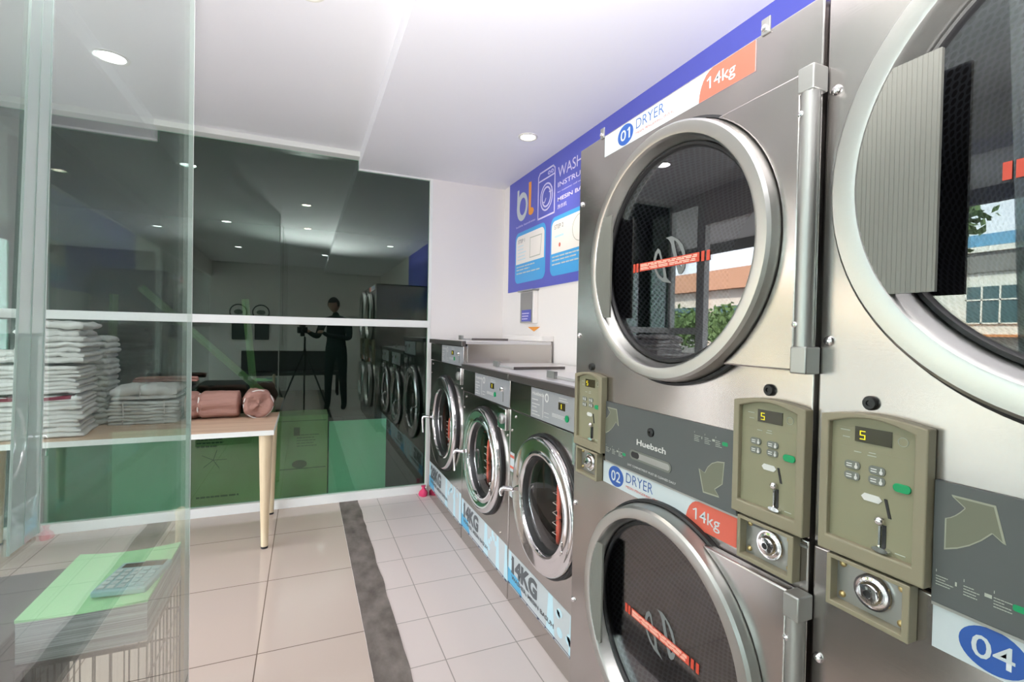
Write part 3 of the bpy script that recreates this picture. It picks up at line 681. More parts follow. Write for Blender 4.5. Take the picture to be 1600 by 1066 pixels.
# coral laundry net standing in each drum
for (yy, cz_, hr_, nm) in ((3.41, .56, .085, 'far tallest washer'), (2.60, .535, .118, 'middle washer'), (1.765, .525, .125, 'washer beside the dryer')):
    b = B_(); c = Vector((.985, yy, cz_))
    tube(b, [c + Vector((.020 * math.sin(a), .040 * math.sin(a), hr_ * math.cos(a))) for a in [2 * PI * k / 32 for k in range(33)]], .010, 8, False)
    o = tag(link('laundry_net', b, M['redknob'], None, 60), 'coral rimmed laundry net left standing inside the drum of the ' + nm, 'laundry net', 'laundry nets inside the washer drums')
    b = B_()
    for k in range(5):
        a = -.7 + k * .35; z = hr_ * .95 * a / 1.0 if abs(a) < 1 else 0
        wd = math.sqrt(max(.0001, 1 - a * a)) * .040
        tube(b, [c + Vector((-wd * .5, -wd, z)), c + Vector((-.03, 0, z + .01)), c + Vector((wd * .5, wd, z))], .0015, 5)
    q = link('white_mesh', b, M['tie'], o, 60)
# soap box lids on the washer tops
def lid(x, y, z, wx, wy, tilt, label):
    e = empty('soap_lid', (x, y, z), 0, label, 'lid', 'soap box lids on the washer tops')
    b = B_(); box(b, -wx / 2, wx / 2, -wy / 2, wy / 2, 0, .012); o = link('lid_plate', b, M['top'], e, bevel=.002); 
    b = B_(); box(b, -wx / 2 - .004, wx / 2, -wy / 2 - .006, -wy / 2, -.0, .014); link('lid_lip', b, M['band'], e)
    b = B_(); box(b, -wx / 2 - .012, -wx / 2 + .004, wy / 2 - .09, wy / 2 - .02, .0, .030); link('hinge_tab', b, M['hinge'], e)
    return e
lid(1.17, 3.26, 1.2235, .26, .30, 0, 'flat soap lid on top of the tallest washer')
lid(1.16, 2.47, 1.0855, .30, .30, 0, 'flat soap lid on top of the middle washer')
lid(1.14, 1.75, 1.0855, .30, .32, 0, 'flat soap lid on top of the washer beside the dryer')
struct(boxo('trim_3', 1.47, XW, 2.0, 2.846, 1.098, 1.20, M['white'])) if False else None
b = B_(); box(b, 1.44, XW - .001, 2.86, 3.52, 1.2245, 1.262); box(b, 1.425, 1.44, 2.86, 3.42, 1.2245, 1.234)
tag(link('cable_trunking', b, M['white'], None, bevel=.003), 'white trunking along the wall behind the tallest washer', 'trunking')

# ------------------------------------------------------------------ wall sign
e = empty('instruction_sign', (XW, 3.66, 0), -PI / 2, 'blue washer instruction sign covering the right wall above the machines', 'sign')
sb = boxo('sign_board', 0, 3.9, -.005, -.0003, 1.604, HB, M['sign'], e)
def st(name, pts, m, dy): b = B_(); prism(b, pts, -.005 - dy, -.005 - dy + .0008); return link(name, b, m, sb)
def stroke(name, pts, r, m, closed=False, dy=.001):
    b = B_(); P = pts + ([pts[0]] if closed else [])
    for (xa, za), (xb, zb) in zip(P, P[1:]):
        dx, dz = xb - xa, zb - za; l = math.hypot(dx, dz) or 1; nx, nz = -dz / l * r, dx / l * r; ex, ez = dx / l * r * .8, dz / l * r * .8
        prism(b, [(xa + nx - ex, za + nz - ez), (xb + nx + ex, zb + nz + ez), (xb - nx + ex, zb - nz + ez), (xa - nx - ex, za - nz - ez)], -.005 - dy, -.005)
    return link(name, b, m, sb)
b = B_(); ringprism(b, ellipse(.252, 2.250, .099, .108), ellipse(.262, 2.250, .058, .066), -.0062, -.005); prism(b, [(.160, 2.392), (.190, 2.392), (.190, 2.24), (.156, 2.24)], -.0064, -.005); link('logo_letter_b', b, M['sticker'], sb)
b = B_(); prism(b, [(.368, 2.404), (.411, 2.400), (.408, 2.19), (.372, 2.19)], -.0062, -.005); prism(b, ellipse(.415, 2.180, .043, .027), -.0064, -.005); link('logo_letter_l', b, M['orange'], sb)
text('bubble laundrette', .148, .490, 2.098, .016, M['lilac'], sb, -.0062)
stroke('washer_icon', [(.53, 2.092), (.53, 2.390), (.555, 2.412), (.752, 2.412), (.778, 2.390), (.778, 2.092)], .0055, M['lilac'], True)
stroke('washer_icon_line', [(.53, 2.354), (.778, 2.354)], .0045, M['lilac'])
b = B_(); ringprism(b, ellipse(.658, 2.225, .094, .096), ellipse(.658, 2.225, .084, .086), -.0062, -.005); ringprism(b, ellipse(.658, 2.225, .070, .072), ellipse(.658, 2.225, .058, .060), -.0062, -.005)
for kx in (.694, .738): ringprism(b, ellipse(kx, 2.381, .017, .013), ellipse(kx, 2.381, .011, .008), -.0062, -.005)
link('washer_icon_drum', b, M['lilac'], sb)
stroke('washer_icon_wave', [(.60, 2.20), (.63, 2.19), (.65, 2.215)], .004, M['lilac']); stroke('washer_icon_wave', [(.70, 2.25), (.73, 2.245), (.74, 2.27)], .004, M['lilac'])
text('WASHER', .823, 1.25, 2.306, .070, M['lilac'], sb, -.0062); text('INSTRUCTION', .824, 1.38, 2.243, .032, M['lilac'], sb, -.0062, bold=.01)
text('for customer self service laundry use', .822, 1.36, 2.204, .013, M['lilac'], sb, -.0062)
text('MESIN BASUH', .823, 1.27, 2.150, .026, M['lilac'], sb, -.0062, bold=.02); text('洗衣机', .822, .945, 2.100, .028, M['lilac'], sb, -.0062, bold=.01)
for i, sx in enumerate((.140, .735, 1.33)):
    wd = .52 if i == 0 else .555
    st('step_card', rrect(sx, sx + wd, 1.664, 2.056, .055), M['cyan'], .001)
    st('step_card_field', [(sx + .016, 1.812)] + [(sx + wd - .02, 1.812)] + [(x, z) for x, z in rrect(sx + .016, sx + wd - .02, 1.85, 2.028, .045) if z > 1.9], M['cream'], .0016)
    text('STEP %d' % (i + 1), sx + .055, sx + .175, 1.972, .028, M['greytext'], sb, -.0072)
    b = B_(); scribble(b, sx + .05, sx + .21, [1.945 - .026 * k for k in range(5)], .007, -.0072, .4, 20 + i) if i == 0 else box(b, sx + .06, sx + .18, -.0072, -.0066, 1.915, 1.928); link('step_print', b, M['paleblue'], sb)
    if i == 0: stroke('step_drawing', [(sx + .27, 1.985), (sx + .27, 1.84), (sx + .44, 1.84), (sx + .46, 1.98)], .003, M['gprint'], True, .002)
    else:
        b = B_(); ringprism(b, ellipse(sx + .39, 1.93, .10, .085), ellipse(sx + .39, 1.93, .095, .080), -.0072, -.0062); link('step_drawing', b, M['gprint'], sb)
        b = B_(); prism(b, ellipse(sx + .13, 1.862, .012, .014), -.0072, -.0062); link('step_dot', b, M['coral'], sb)
    b = B_(); scribble(b, sx + .03, sx + wd - .06, (1.785, 1.762, 1.735), .009, -.0070, .45, 30 + i); link('step_caption', b, M['sticker'], sb)
# small dispenser-like notice box and arrow under the sign
e = empty('wall_notice_box', (XW, 3.34, 1.35), -PI / 2, 'narrow white box with blue label on the wall under the instruction sign', 'box')
boxo('box_body', 0, .235, -.035, -.0005, 0, .235, M['white'], e, .004); boxo('front_panel', .006, .215, -.0375, -.0352, .006, .229, M['hinge'], e); 
o = boxo('blue_label', .035, .195, -.0392, -.0376, .016, .10, M['sign'], e); b = B_(); scribble(b, .045, .185, (.03, .05, .07), .008, -.0400, .3, 2); link('label_print', b, M['lilac'], e)
boxo('box_hood', -.01, .245, -.055, -.0005, .236, .246, M['hinge'], e)
b = B_(); prism(b, [(.07, 0), (.275, 0), (.175, -.033)], -.002, -.0004); o = tag(link('arrow_sticker', b, M['orange']), 'small orange triangle sticker pointing down under the white notice box', 'sticker'); o.location = (XW, 3.34, 1.326); o.rotation_euler = (0, 0, -PI / 2)

# ------------------------------------------------------------------ table
ty0, ty1, tx0, tx1, th = 3.07, 3.735, -1.66, -.158, .694
t = empty('work_table', (tx0, ty0, 0), 0, 'long beech topped table with white edge standing against the green window', 'table')
boxo('tabletop', 0, tx1 - tx0, 0.003, ty1 - ty0, th - .028, th, M['beech'], t)
o = boxo('edge_band', 0, tx1 - tx0, 0, .0028, th - .028, th, M['edgeband'], t); o['label'] = 'white front edge'
boxo('edge_band', tx1 - tx0, tx1 - tx0 + .002, 0, ty1 - ty0, th - .028, th, M['edgeband'], t)
for lx in (.055, tx1 - tx0 - .043):
    for ly in (.055, ty1 - ty0 - .045):
        b = B_(); tube(b, [(lx, ly, .012), (lx, ly, .3), (lx, ly, th - .028)], [.019, .027, .036], 20); lg = link('leg', b, M['beechleg'], t, 60)
        b = B_(); tube(b, [(lx, ly, 0), (lx, ly, .012)], .019, 20); link('foot_cap', b, M['rubber'], lg, 60)

# ------------------------------------------------------------------ towels
def slab(bm, cx, cy, z, w, d, h, seed, n=10, fold=.3):
    """one folded towel layer: pillowy slab with rounded folded ends"""
    nx, ny, nz = 16, 8, 4; idx = {}
    def pt(i, j, k):
        key = (i, j, k)
        if key in idx: return idx[key]
        u, v, q = i / nx * 2 - 1, j / ny * 2 - 1, k / nz * 2 - 1
        rx = 1 - .5 * h / w * 2 * (1 - math.sqrt(max(0, 1 - q * q))) * 1.0
        ry = 1 - .5 * h / d * 2 * (1 - math.sqrt(max(0, 1 - q * q))) * 1.0
        nn = noise.noise((u * 2.5 + seed * 3.1, v * 2.5, seed)); n2 = noise.noise((u * 6, v * 6 + seed, q + seed * 2))
        sag = -.12 * h * (abs(u) ** 6)
        zz = z + h / 2 + q * h / 2 * .95 + (nn * .34 * h + n2 * .20 * h) + sag
        p = bm.verts.new((cx + u * w / 2 * rx + n2 * .004 + nn * .004 * u, cy + v * d / 2 * ry + noise.noise((u * 3, q * 2, seed * 5)) * .007, max(zz, .0005))); idx[key] = p; return p
    def face(a, b_, c, d_): bm.faces.new((pt(*a), pt(*b_), pt(*c), pt(*d_)))
    for i in range(nx):
        for j in range(ny):
            for k in (0, nz): face((i, j, k), (i + 1, j, k), (i + 1, j + 1, k), (i, j + 1, k))
        for k in range(nz):
            for j in (0, ny): face((i, j, k), (i + 1, j, k), (i + 1, j, k + 1), (i, j, k + 1))
    for j in range(ny):
        for k in range(nz):
            for i in (0, nx): face((i, j, k), (i, j + 1, k), (i, j + 1, k + 1), (i, j, k + 1))
def bundle(name, loc, rz, w, d, hs, m, label, ties=(), seed=0, stripe=None, shift=.01, group=None):
    e = empty(name, loc, rz, label, 'towels', group); r = random.Random(seed); z = 0
    H = sum(hs)
    for i, h in enumerate(hs):
        b = B_(); ww = w * (1 - .05 * r.random()); sx = (r.random() - .5) * 2 * shift
        slab(b, sx, (r.random() - .5) * shift, z, ww, d * (1 - .05 * r.random()), h * 1.1, seed + i * 1.7)
        o = link('folded_towel', b, m, e, 60)
        if stripe is not None and i == stripe:
            b = B_(); box(b, -w / 2 * .96, w / 2 * .8, -d / 2 - .006, d / 2, z + h * .35, z + h * .95)
            bmesh.ops.subdivide_edges(b, edges=b.edges[:], cuts=5, use_grid_fill=True)
            for v in b.verts: v.co.z += .010 * noise.noise((v.co.x * 6, 0, seed)) + .02 * (v.co.x / w + .1) ** 2
            q = link('woven_stripe', b, M['maroon'], o, 60); q['label'] = 'maroon stripe'
        z += h
    for tx in ties:
        b = B_(); hw = .004
        P = [(tx, -d / 2 - .007, .002), (tx + .004, -d / 2 - .009, H * .5), (tx, -d / 2 - .005, H + .004), (tx, 0, H + .010), (tx, d / 2, H + .004)]
        tube(b, P, .0035, 6); link('tie_string', b, M['tie'], e, 60)
    return e
tz = th + .001
bundle('towel_bundle', (-1.30, 3.30, tz), .12, .46, .32, [.026] * 2 + [.02, .022, .026, .024, .022, .02, .024], M['towel'], 'bottom bundle of white towels with a maroon stripe, tallest pile', (.02,), 1, 8, .012, 'folded white towels on the table')
bundle('towel_bundle', (-1.30, 3.31, tz + .224), .06, .44, .31, [.022, .018, .024, .02, .016, .022, .018], M['towel'], 'white towel bundle in the middle of the tallest pile', (), 14, None, .016, 'folded white towels on the table')
bundle('towel_bundle', (-1.20, 3.33, tz + .378), .04, .27, .30, [.034, .024, .028, .022, .034, .04, .03], M['towel'], 'tied white towel bundle on top of the tallest pile', (-.03,), 27, None, .010, 'folded white towels on the table')
bundle('towel_bundle', (-1.115, 3.61, tz), 0, .13, .19, [.032] * 16, M['towel2'], 'narrow grey white towel pile behind the tallest pile', (), 40, None, .010, 'folded white towels on the table')
bundle('towel_bundle', (-1.46, 3.40, tz + .378), .1, .20, .26, [.03, .028], M['towel'], 'loose white towels on the left of the tallest pile', (), 45, None, .012, 'folded white towels on the table')
bundle('towel_bundle', (-.865, 3.595, tz), -.02, .355, .26, [.019] * 7, M['towel2'], 'flat stack of thin white towels between the tall pile and brown rolls', (-.10, .10), 52, None, .004, 'folded white towels on the table')
bundle('towel_bundle', (-.870, 3.595, tz + .145), .0, .33, .24, [.022, .056], M['towel'], 'puffy rolled white towel on the flat stack', (-.02,), 63, None, .006, 'folded white towels on the table')

def roll(name, loc, rz, L_, R_, m, label, ties, seed, endfold=True):
    e = empty(name, loc, rz, label, 'towels', 'brown rolled towels on the table')
    b = B_(); seg = 56; nl = 44; rows = []
    for i in range(nl + 1):
        u = i / nl; x = (u - .5) * L_
        pinch = 1 - sum(.17 * math.exp(-((x - t_) / .014) ** 2) for t_ in ties)
        capr = min(1, math.sqrt(max(0.02, 1 - max(0, (abs(u - .5) * 2 - .90) / .10) ** 2)))
        row = []
        for k in range(seg):
            a = 2 * PI * k / seg
            fo = 1 + .08 * abs(math.sin(a * 3.5 + seed + .5 * math.sin(x * 9))) ** .6 - .10 * max(0, math.cos(a * 7 + x * 4 + seed)) ** 6 + .05 * noise.noise((math.cos(a) * 2, math.sin(a) * 2, x * 9 + seed)) + .02 * noise.noise((math.cos(a) * 7, math.sin(a) * 7, x * 30 + seed))
            rr = R_ * fo * pinch * capr
            row.append(b.verts.new((x, rr * math.cos(a) * 1.12, R_ * .94 + rr * math.sin(a) * .95)))
        rows.append(row)
    for a_, c in zip(rows, rows[1:]):
        for k in range(seg): b.faces.new((a_[k], a_[(k + 1) % seg], c[(k + 1) % seg], c[k]))
    b.faces.new(rows[0]); b.faces.new(rows[-1][::-1])
    for v in b.verts: v.co.z = max(v.co.z, .001)
    link('rolled_cloth', b, m, e, 70)
    for t_ in ties:
        b = B_(); tube(b, [(t_ + .002 * math.sin(3 * a), R_ * .86 * 1.12 * math.cos(a), R_ * .94 + R_ * .84 * .95 * math.sin(a)) for a in [2 * PI * k / 32 for k in range(33)]], .0045, 8, False); link('tie_band', b, M['tie'], e, 60)
    return e
roll('towel_roll', (-.535, 3.625, tz), 0, .31, .088, M['brown'], 'long brown towel roll tied with white band in front of the window', (-.075,), 1)
# end-on brown roll
e = empty('towel_roll', (-.283, 3.605, tz), 0, 'brown towel roll seen end on at the right end of the table', 'towels', 'brown rolled towels on the table')
b = B_(); seg = 48; rows = []
prof = [(-.16, .60), (-.15, .9), (-.10, 1.0), (.05, 1.0), (.13, .99), (.155, .90), (.16, .72), (.150, .62), (.156, .50), (.148, .38), (.154, .25), (.150, .06)]
for (yy, rr) in prof:
    row = []
    for k in range(seg):
        a = 2 * PI * k / seg; fo = 1 + .08 * noise.noise((math.cos(a) * 2, math.sin(a) * 2, yy * 9)) + .07 * math.sin(a * 5 + yy * 20) * (1 if yy < .14 else .6) - .10 * max(0, math.cos(a * 4 + yy * 9)) ** 8
        row.append(b.verts.new((.090 * rr * fo * math.cos(a), -yy * .62 + .01 * math.sin(a * 3) * (yy > .14), .088 + .092 * rr * fo * math.sin(a))))
    rows.append(row)
for a_, c in zip(rows, rows[1:]):
    for k in range(seg): b.faces.new((a_[k], a_[(k + 1) % seg], c[(k + 1) % seg], c[k]))
b.faces.new(rows[0]); b.faces.new(rows[-1][::-1])
for v in b.verts: v.co.z = max(v.co.z, .001)
link('rolled_cloth', b, M['brown'], e, 80)
b = B_(); tube(b, [(.086 * math.cos(a), -.078, .088 + .090 * math.sin(a)) for a in [2 * PI * k / 32 for k in range(33)]], .004, 8, False); link('tie_band', b, M['tie'], e, 60)
e.rotation_euler = (0, 0, .16)
bundle('towel_bundle', (-.80, 3.665, tz + .232), 0, .34, .07, [.016, .014], M['brown'], 'flat brown towel lying on the puffy white towel', (), 71, None, .006, 'brown rolled towels on the table')

# ------------------------------------------------------------------ behind the green window
yb = YB + .05
def leaning(name, x0, x1, z1, y, lean, thick, m, label, cat):
    e = empty(name, (x0, y, 0), 0, label, cat)
    b = B_(); v = box(b, 0, x1 - x0, 0, thick, 0.002, z1)
    for p in b.verts: p.co.y += -lean * p.co.z / z1 + lean
    return e, b
e, b = leaning('cardboard_box', -.70, -.19, .56, yb + .03, .0, .30, M['card'], 'wide cardboard box under the table behind the green window', 'box'); link('carton', b, M['card'], e)
b = B_(); scribble(b, .03, .20, (.50, .475, .45), .010, -.002, .3, 3); scribble(b, .03, .30, (.10,), .012, -.002, .2, 4)
for a in range(5): tube(b, [(.13, -.001, .36), (.13 + .08 * math.cos(a * 1.3), -.001, .36 + .07 * math.sin(a * 1.3))], .002, 5)
link('printed_marks', b, M['cardprint'], e)
e, b = leaning('cardboard_box', -.185, .165, .645, yb + .005, .0, .26, M['card'], 'upright cardboard box with printed lines behind the window beside the table leg', 'box'); link('carton', b, M['card'], e)
b = B_(); scribble(b, .14, .31, (.50, .48, .46, .44, .42), .006, -.002, .4, 13); box(b, .12, .16, -.002, 0, .50, .56); box(b, .03, .34, -.002, 0, .255, .261); box(b, .02, .34, -.002, 0, .605, .609); prism(b, ellipse(.16, .29, .05, .03), -.002, 0); link('printed_marks', b, M['cardprint'], e)
e, b = leaning('foam_board', .175, .592, .590, yb + .01, .0, .02, M['board'], 'plain pale board standing behind the green window right of the cardboard', 'board'); link('board_sheet', b, M['board'], e)
e, b = leaning('foam_board', -1.46, -.71, .60, yb + .01, .0, .02, M['board'], 'wide pale board with handwriting behind the window under the table', 'board'); link('board_sheet', b, M['board'], e)
b = B_(); scribble(b, .06, .70, (.515,), .014, -.002, .05, 5); scribble(b, .20, .60, (.555,), .010, -.002, .2, 6); link('handwriting', b, M['cardprint'], e)
e = empty('timber_trestle', (-.45, yb + .35, 0), 0, 'pale timber trestle with a slanted brace behind the green window', 'trestle')
for P in ([(-.62, 0, 1.55), (.21, .05, .72)], [(.02, .1, 1.5), (.16, .1, 0.02)], [(.21, .05, .72), (.30, .1, .02)], [(-.80, .1, 1.5), (-.84, .1, .02)]):
    b = B_(); tube(b, P, .026, 4); link('timber', b, M['wood2'], e)

# pink bag on the floor by the window
b = B_(); r0 = [(.030, 0), (.034, .015), (.028, .035), (.013, .052), (.010, .062), (.018, .078), (.004, .082)]
rows = [[b.verts.new((rr * math.cos(a) * (1 + .2 * math.sin(3 * a)), rr * math.sin(a), z)) for a in [2 * PI * k / 20 for k in range(20)]] for rr, z in r0]
for a_, c in zip(rows, rows[1:]):
    for k in range(20): b.faces.new((a_[k], a_[(k + 1) % 20], c[(k + 1) % 20], c[k]))
b.faces.new(rows[0]); b.faces.new(rows[-1])
o = tag(link('knotted_bag', b, M['pink'], None, 60), 'small knotted pink plastic bag on the floor between window and tallest washer', 'bag'); o.location = (.862, 3.70, .0005)

# ------------------------------------------------------------------ counter things behind the glass partition
bx0, bx1, by0, by1 = -.512, -.300, 1.235, 1.535
e = empty('wire_basket', (bx0, by0, 0), 0, 'tall dark wire basket under the paper stack behind the partition', 'basket')
b = B_(); wx, wy = bx1 - bx0, by1 - by0
for z in (.05, .18, .31, .44, .52, .60): tube(b, [(0, 0, z), (wx, 0, z), (wx, wy, z), (0, wy, z), (0, 0, z)], .0025 if z < .6 else .004, 6)
for i in range(8):
    x = wx * i / 7
    tube(b, [(x, 0, .6), (x, 0, .05)], .0018, 5); tube(b, [(x, wy, .6), (x, wy, .05)], .0018, 5)
for i in range(10):
    y = wy * i / 9
    tube(b, [(0, y, .6), (0, y, .05)], .0018, 5); tube(b, [(wx, y, .6), (wx, y, .05)], .0018, 5)
    tube(b, [(0, y, .596), (wx, y, .596)], .0018, 5)
for x in (0, wx):
    for y in (0, wy): tube(b, [(x, y, .05), (x, y, 0)], .004, 6)
link('wire_frame', b, M['wire'], e, 60)
e = empty('paper_stack', (bx0, by0, .605), 0, 'thick stack of papers with a green top sheet behind the glass partition', 'papers')
b = B_()
def sheet(bm, z0, z1, curl, ins=0, n=12):
    rows = []
    for i in range(n + 1):
        u = i / n; x = ins + (wx - 2 * ins) * u; dz = curl * ((u - .5) ** 2 * 4)
        rows.append([bm.verts.new((x, ins, z0 + dz * .3)), bm.verts.new((x, wy - ins, z0 + dz * .3)), bm.verts.new((x, wy - ins, z1 + dz)), bm.verts.new((x, ins, z1 + dz))])
    for a_, c in zip(rows, rows[1:]):
        for k in range(4): bm.faces.new((a_[k], a_[(k + 1) % 4], c[(k + 1) % 4], c[k]))
    bm.faces.new(rows[0][::-1]); bm.faces.new(rows[-1])
sheet(b, 0, .082, .008); link('paper_pile', b, M['paper'], e)
b = B_(); sheet(b, .0825, .0832, .008, -.001); o = link('top_sheet', b, M['greenpaper'], e); o['label'] = 'green top sheet'
b = B_(); scribble(b, .03, .10, (0,), .002, 0, .1, 2)
for v in b.verts: v.co = Vector((v.co.x, .17 + v.co.z, .0870 - .0004 + (v.co.y) * .1))
scr = B_(); 
b.free()
c = empty('calculator', (-.352, 1.345, .6925), -.16, 'teal grey desk calculator lying on the green sheet', 'calculator')
boxo('shell', -.052, .052, -.068, .068, 0, .014, M['calc'], c, .004); boxo('display_window', -.042, .042, .038, .058, .0141, .0148, M['disp'], c); boxo('solar_cell', -.005, .042, .0605, .0665, .0141, .0146, M['black'], c)
for i in range(5):
    for j in range(5): boxo('key', -.044 + i * .0185, -.031 + i * .0185, -.060 + j * .0185, -.048 + j * .0185, .0141, .0170, M['calckey'] if i < 3 else M['calc'], c, .001)
b = B_(); tube(b, [(-.312, 1.60, 0), (-.312, 1.60, .755)], .014, 16); bmesh.ops.create_uvsphere(b, u_segments=16, v_segments=8, radius=.0155, matrix=Matrix.Translation((-.312, 1.60, .755)))
tag(link('wooden_pole', b, M['beechleg'], None, 60), 'short beech pole with rounded top standing behind the green sheet', 'pole')
e = empty('low_cabinet', (-1.06, 1.0, 0), 0, 'dark low cabinet left of the paper stack behind the partition', 'cabinet')
boxo('cabinet_body', 0, .52, 0, .56, 0, .635, M['darkcase'], e, .004); boxo('cabinet_top', -.005, .53, -.005, .565, .636, .655, M['darkcase'], e, .003)
for k, (x, y, a) in enumerate(((-.60, 1.16, .5), (-.575, 1.26, .3))):
    b = B_(); prism(b, [(-.022, -.03), (.025, -.01), (.012, .045), (-.005, .012)], 0, .0015)
    for v in b.verts: v.co = Vector((v.co.x, v.co.z, .003 + abs(v.co.z) * .35 + v.co.y))
    o = tag(link('paper_scrap', b, M['cup']), ('folded white paper scrap at the front corner of the dark cabinet', 'folded white paper scrap behind the other one on the dark cabinet')[k], 'paper', 'paper scraps on the dark cabinet'); o.location = (x, y, .6565); o.rotation_euler = (0, 0, a)
b = B_()
rows = [[b.verts.new((rr * math.cos(a), rr * math.sin(a), z)) for a in [2 * PI * k / 28 for k in range(28)]] for rr, z in ((.030, 0), (.040, .10), (.042, .102), (.038, .10), (.028, .004))]
for a_, c_ in zip(rows, rows[1:]):
    for k in range(28): b.faces.new((a_[k], a_[(k + 1) % 28], c_[(k + 1) % 28], c_[k]))
b.faces.new(rows[0]); b.faces.new(rows[-1])
st_ = empty('side_stool', (-.40, 1.06, 0), 0, 'small dark stool in front of the wire basket behind the partition', 'stool')
boxo('stool_top', -.12, .11, -.12, .12, .46, .485, M['darkcase'], st_, .004)
for sx in (-.10, .09):
    for sy in (-.10, .10): boxo('leg', sx - .012, sx + .012, sy - .012, sy + .012, 0, .46, M['darkcase'], st_)
o = tag(link('paper_cup', b, M['cup'], None, 60), 'pale cup standing on the small dark stool', 'cup'); o.location = (-.355, 1.10, .4855)
b = B_(); bmesh.ops.create_uvsphere(b, u_segments=24, v_segments=16, radius=.032)
for v in b.verts: v.co.z *= 1.25; v.co.x *= .8
o = tag(link('white_bottle_head', b, M['cup'], None, 60), 'white rounded bottle on the dark stool beside the cup', 'bottle'); o.location = (-.44, 1.13, .5265)

# ------------------------------------------------------------------ behind the camera: seen only in reflections
tp = empty('tripod', (0, -.06, 0), 0, 'black tripod carrying the camera', 'tripod')
b = B_(); tube(b, [(0, 0, .62), (0, 0, 1.17)], .014, 12); link('centre_column', b, M['black'], tp, 60)
for k in range(3):
    a = k * 2 * PI / 3 - PI / 2; b = B_(); tube(b, [(0, 0, .98), (.22 * math.cos(a), .22 * math.sin(a), .48), (.42 * math.cos(a), .42 * math.sin(a), .0)], [.014, .012, .009], 10); link('leg', b, M['black'], tp, 60)
cm = empty('stills_camera', (-.015, -.05, 1.175), -.405, 'black stills camera with flash on the tripod', 'camera')
boxo('camera_body', -.068, .068, -.075, -.02, .045, .135, M['black'], cm, .008); b = B_(); tube(b, [(0, -.02, .09), (0, .022, .09)], .034, 28); link('lens', b, M['black'], cm, 50)
boxo('tripod_head', -.025, .025, -.07, -.02, 0, .045, M['black'], cm, .004); boxo('flash_unit', -.035, .035, -.07, -.02, .136, .22, M['black'], cm, .005)
FLASH.location = (0.0, -.06, 1.42)

def skin_obj(name, verts, edges, radii, m, parent, sub=2, rootv=0):
    me = bpy.data.meshes.new(name); me.from_pydata(verts, edges, []); o = bpy.data.objects.new(name, me); COL.objects.link(o); o.parent = parent
    sk = o.modifiers.new('skin', 'SKIN'); sk.use_smooth_shade = True
    for i, r_ in enumerate(radii): me.skin_vertices[0].data[i].radius = r_ if isinstance(r_, tuple) else (r_, r_)
    me.skin_vertices[0].data[rootv].use_root = True
    ss = o.modifiers.new('sub', 'SUBSURF'); ss.levels = sub; ss.render_levels = sub
    me.materials.append(m); return o
pe = empty('person', (.46, -.58, 0), .22, 'person in dark clothes standing behind the tripod with both hands on the camera', 'person'); pe.scale = (1.08, 1.08, 1.02)
V = [(0, 0, .93), (0, .01, 1.08), (0, .02, 1.26), (0, .04, 1.40), (0, .06, 1.47), (0, .08, 1.53),
     (-.17, .04, 1.38), (-.24, .12, 1.14), (-.30, .33, 1.20), (-.31, .39, 1.22),
     (.17, .04, 1.38), (.20, .10, 1.12), (-.06, .33, 1.17), (-.12, .38, 1.21),
     (-.09, 0, .88), (-.10, .02, .48), (-.11, -.01, .09), (-.11, .12, .04),
     (.09, 0, .88), (.10, .0, .48), (.12, -.03, .09), (.12, .10, .04)]
Eg = [(0, 1), (1, 2), (2, 3), (3, 4), (4, 5), (3, 6), (6, 7), (7, 8), (8, 9), (3, 10), (10, 11), (11, 12), (12, 13), (0, 14), (14, 15), (15, 16), (16, 17), (0, 18), (18, 19), (19, 20), (20, 21)]
Rr = [(.15, .11), (.135, .10), (.155, .11), (.12, .09), .05, .048, .062, .048, .034, .03, .062, .048, .034, .03, (.085, .085), .06, .042, .038, (.085, .085), .06, .042, .038]
skin_obj('body', V, Eg, Rr, M['shirt'], pe)
b = B_(); bmesh.ops.create_uvsphere(b, u_segments=32, v_segments=24, radius=1)
for v in b.verts:
    x, y, z = v.co; jaw = 1 - .25 * max(0, -z)
    nose = .16 * math.exp(-((x / .16) ** 2 + ((z + .08) / .22) ** 2)) * (y > 0); eye = -.06 * sum(math.exp(-(((x - s) / .16) ** 2 + ((z - .08) / .1) ** 2)) for s in (-.35, .35)) * (y > 0)
    mouth = .03 * math.exp(-((x / .25) ** 2 + ((z + .45) / .06) ** 2)) * (y > 0)
    v.co = Vector((x * .075 * jaw, (y + nose + eye + mouth) * .095 * (1 if y < 0 else jaw), z * .115))
for s in (-1, 1):
    bmesh.ops.create_uvsphere(b, u_segments=10, v_segments=8, radius=.022, matrix=Matrix.Translation((s * .075, -.005, -.005)) @ Matrix.Diagonal((.4, .8, 1.3, 1)))
hd = link('head', b, M['skin'], pe, 80); hd.location = (-.02, .11, 1.63); hd.rotation_euler = (-.3, 0, .25)
b = B_(); bmesh.ops.create_uvsphere(b, u_segments=32, v_segments=20, radius=1)
bmesh.ops.delete(b, geom=[v for v in b.verts if v.co.z < -.25 or (v.co.y > .45 and v.co.z < .45)], context='VERTS')
for v in b.verts: v.co = Vector((v.co.x * .082, v.co.y * .102, v.co.z * .122 + .004))
hr = link('hair', b, M['hair'], pe, 80); hr.location = hd.location; hr.rotation_euler = hd.rotation_euler
so_ = hr.modifiers.new('thick', 'SOLIDIFY'); so_.thickness = .008
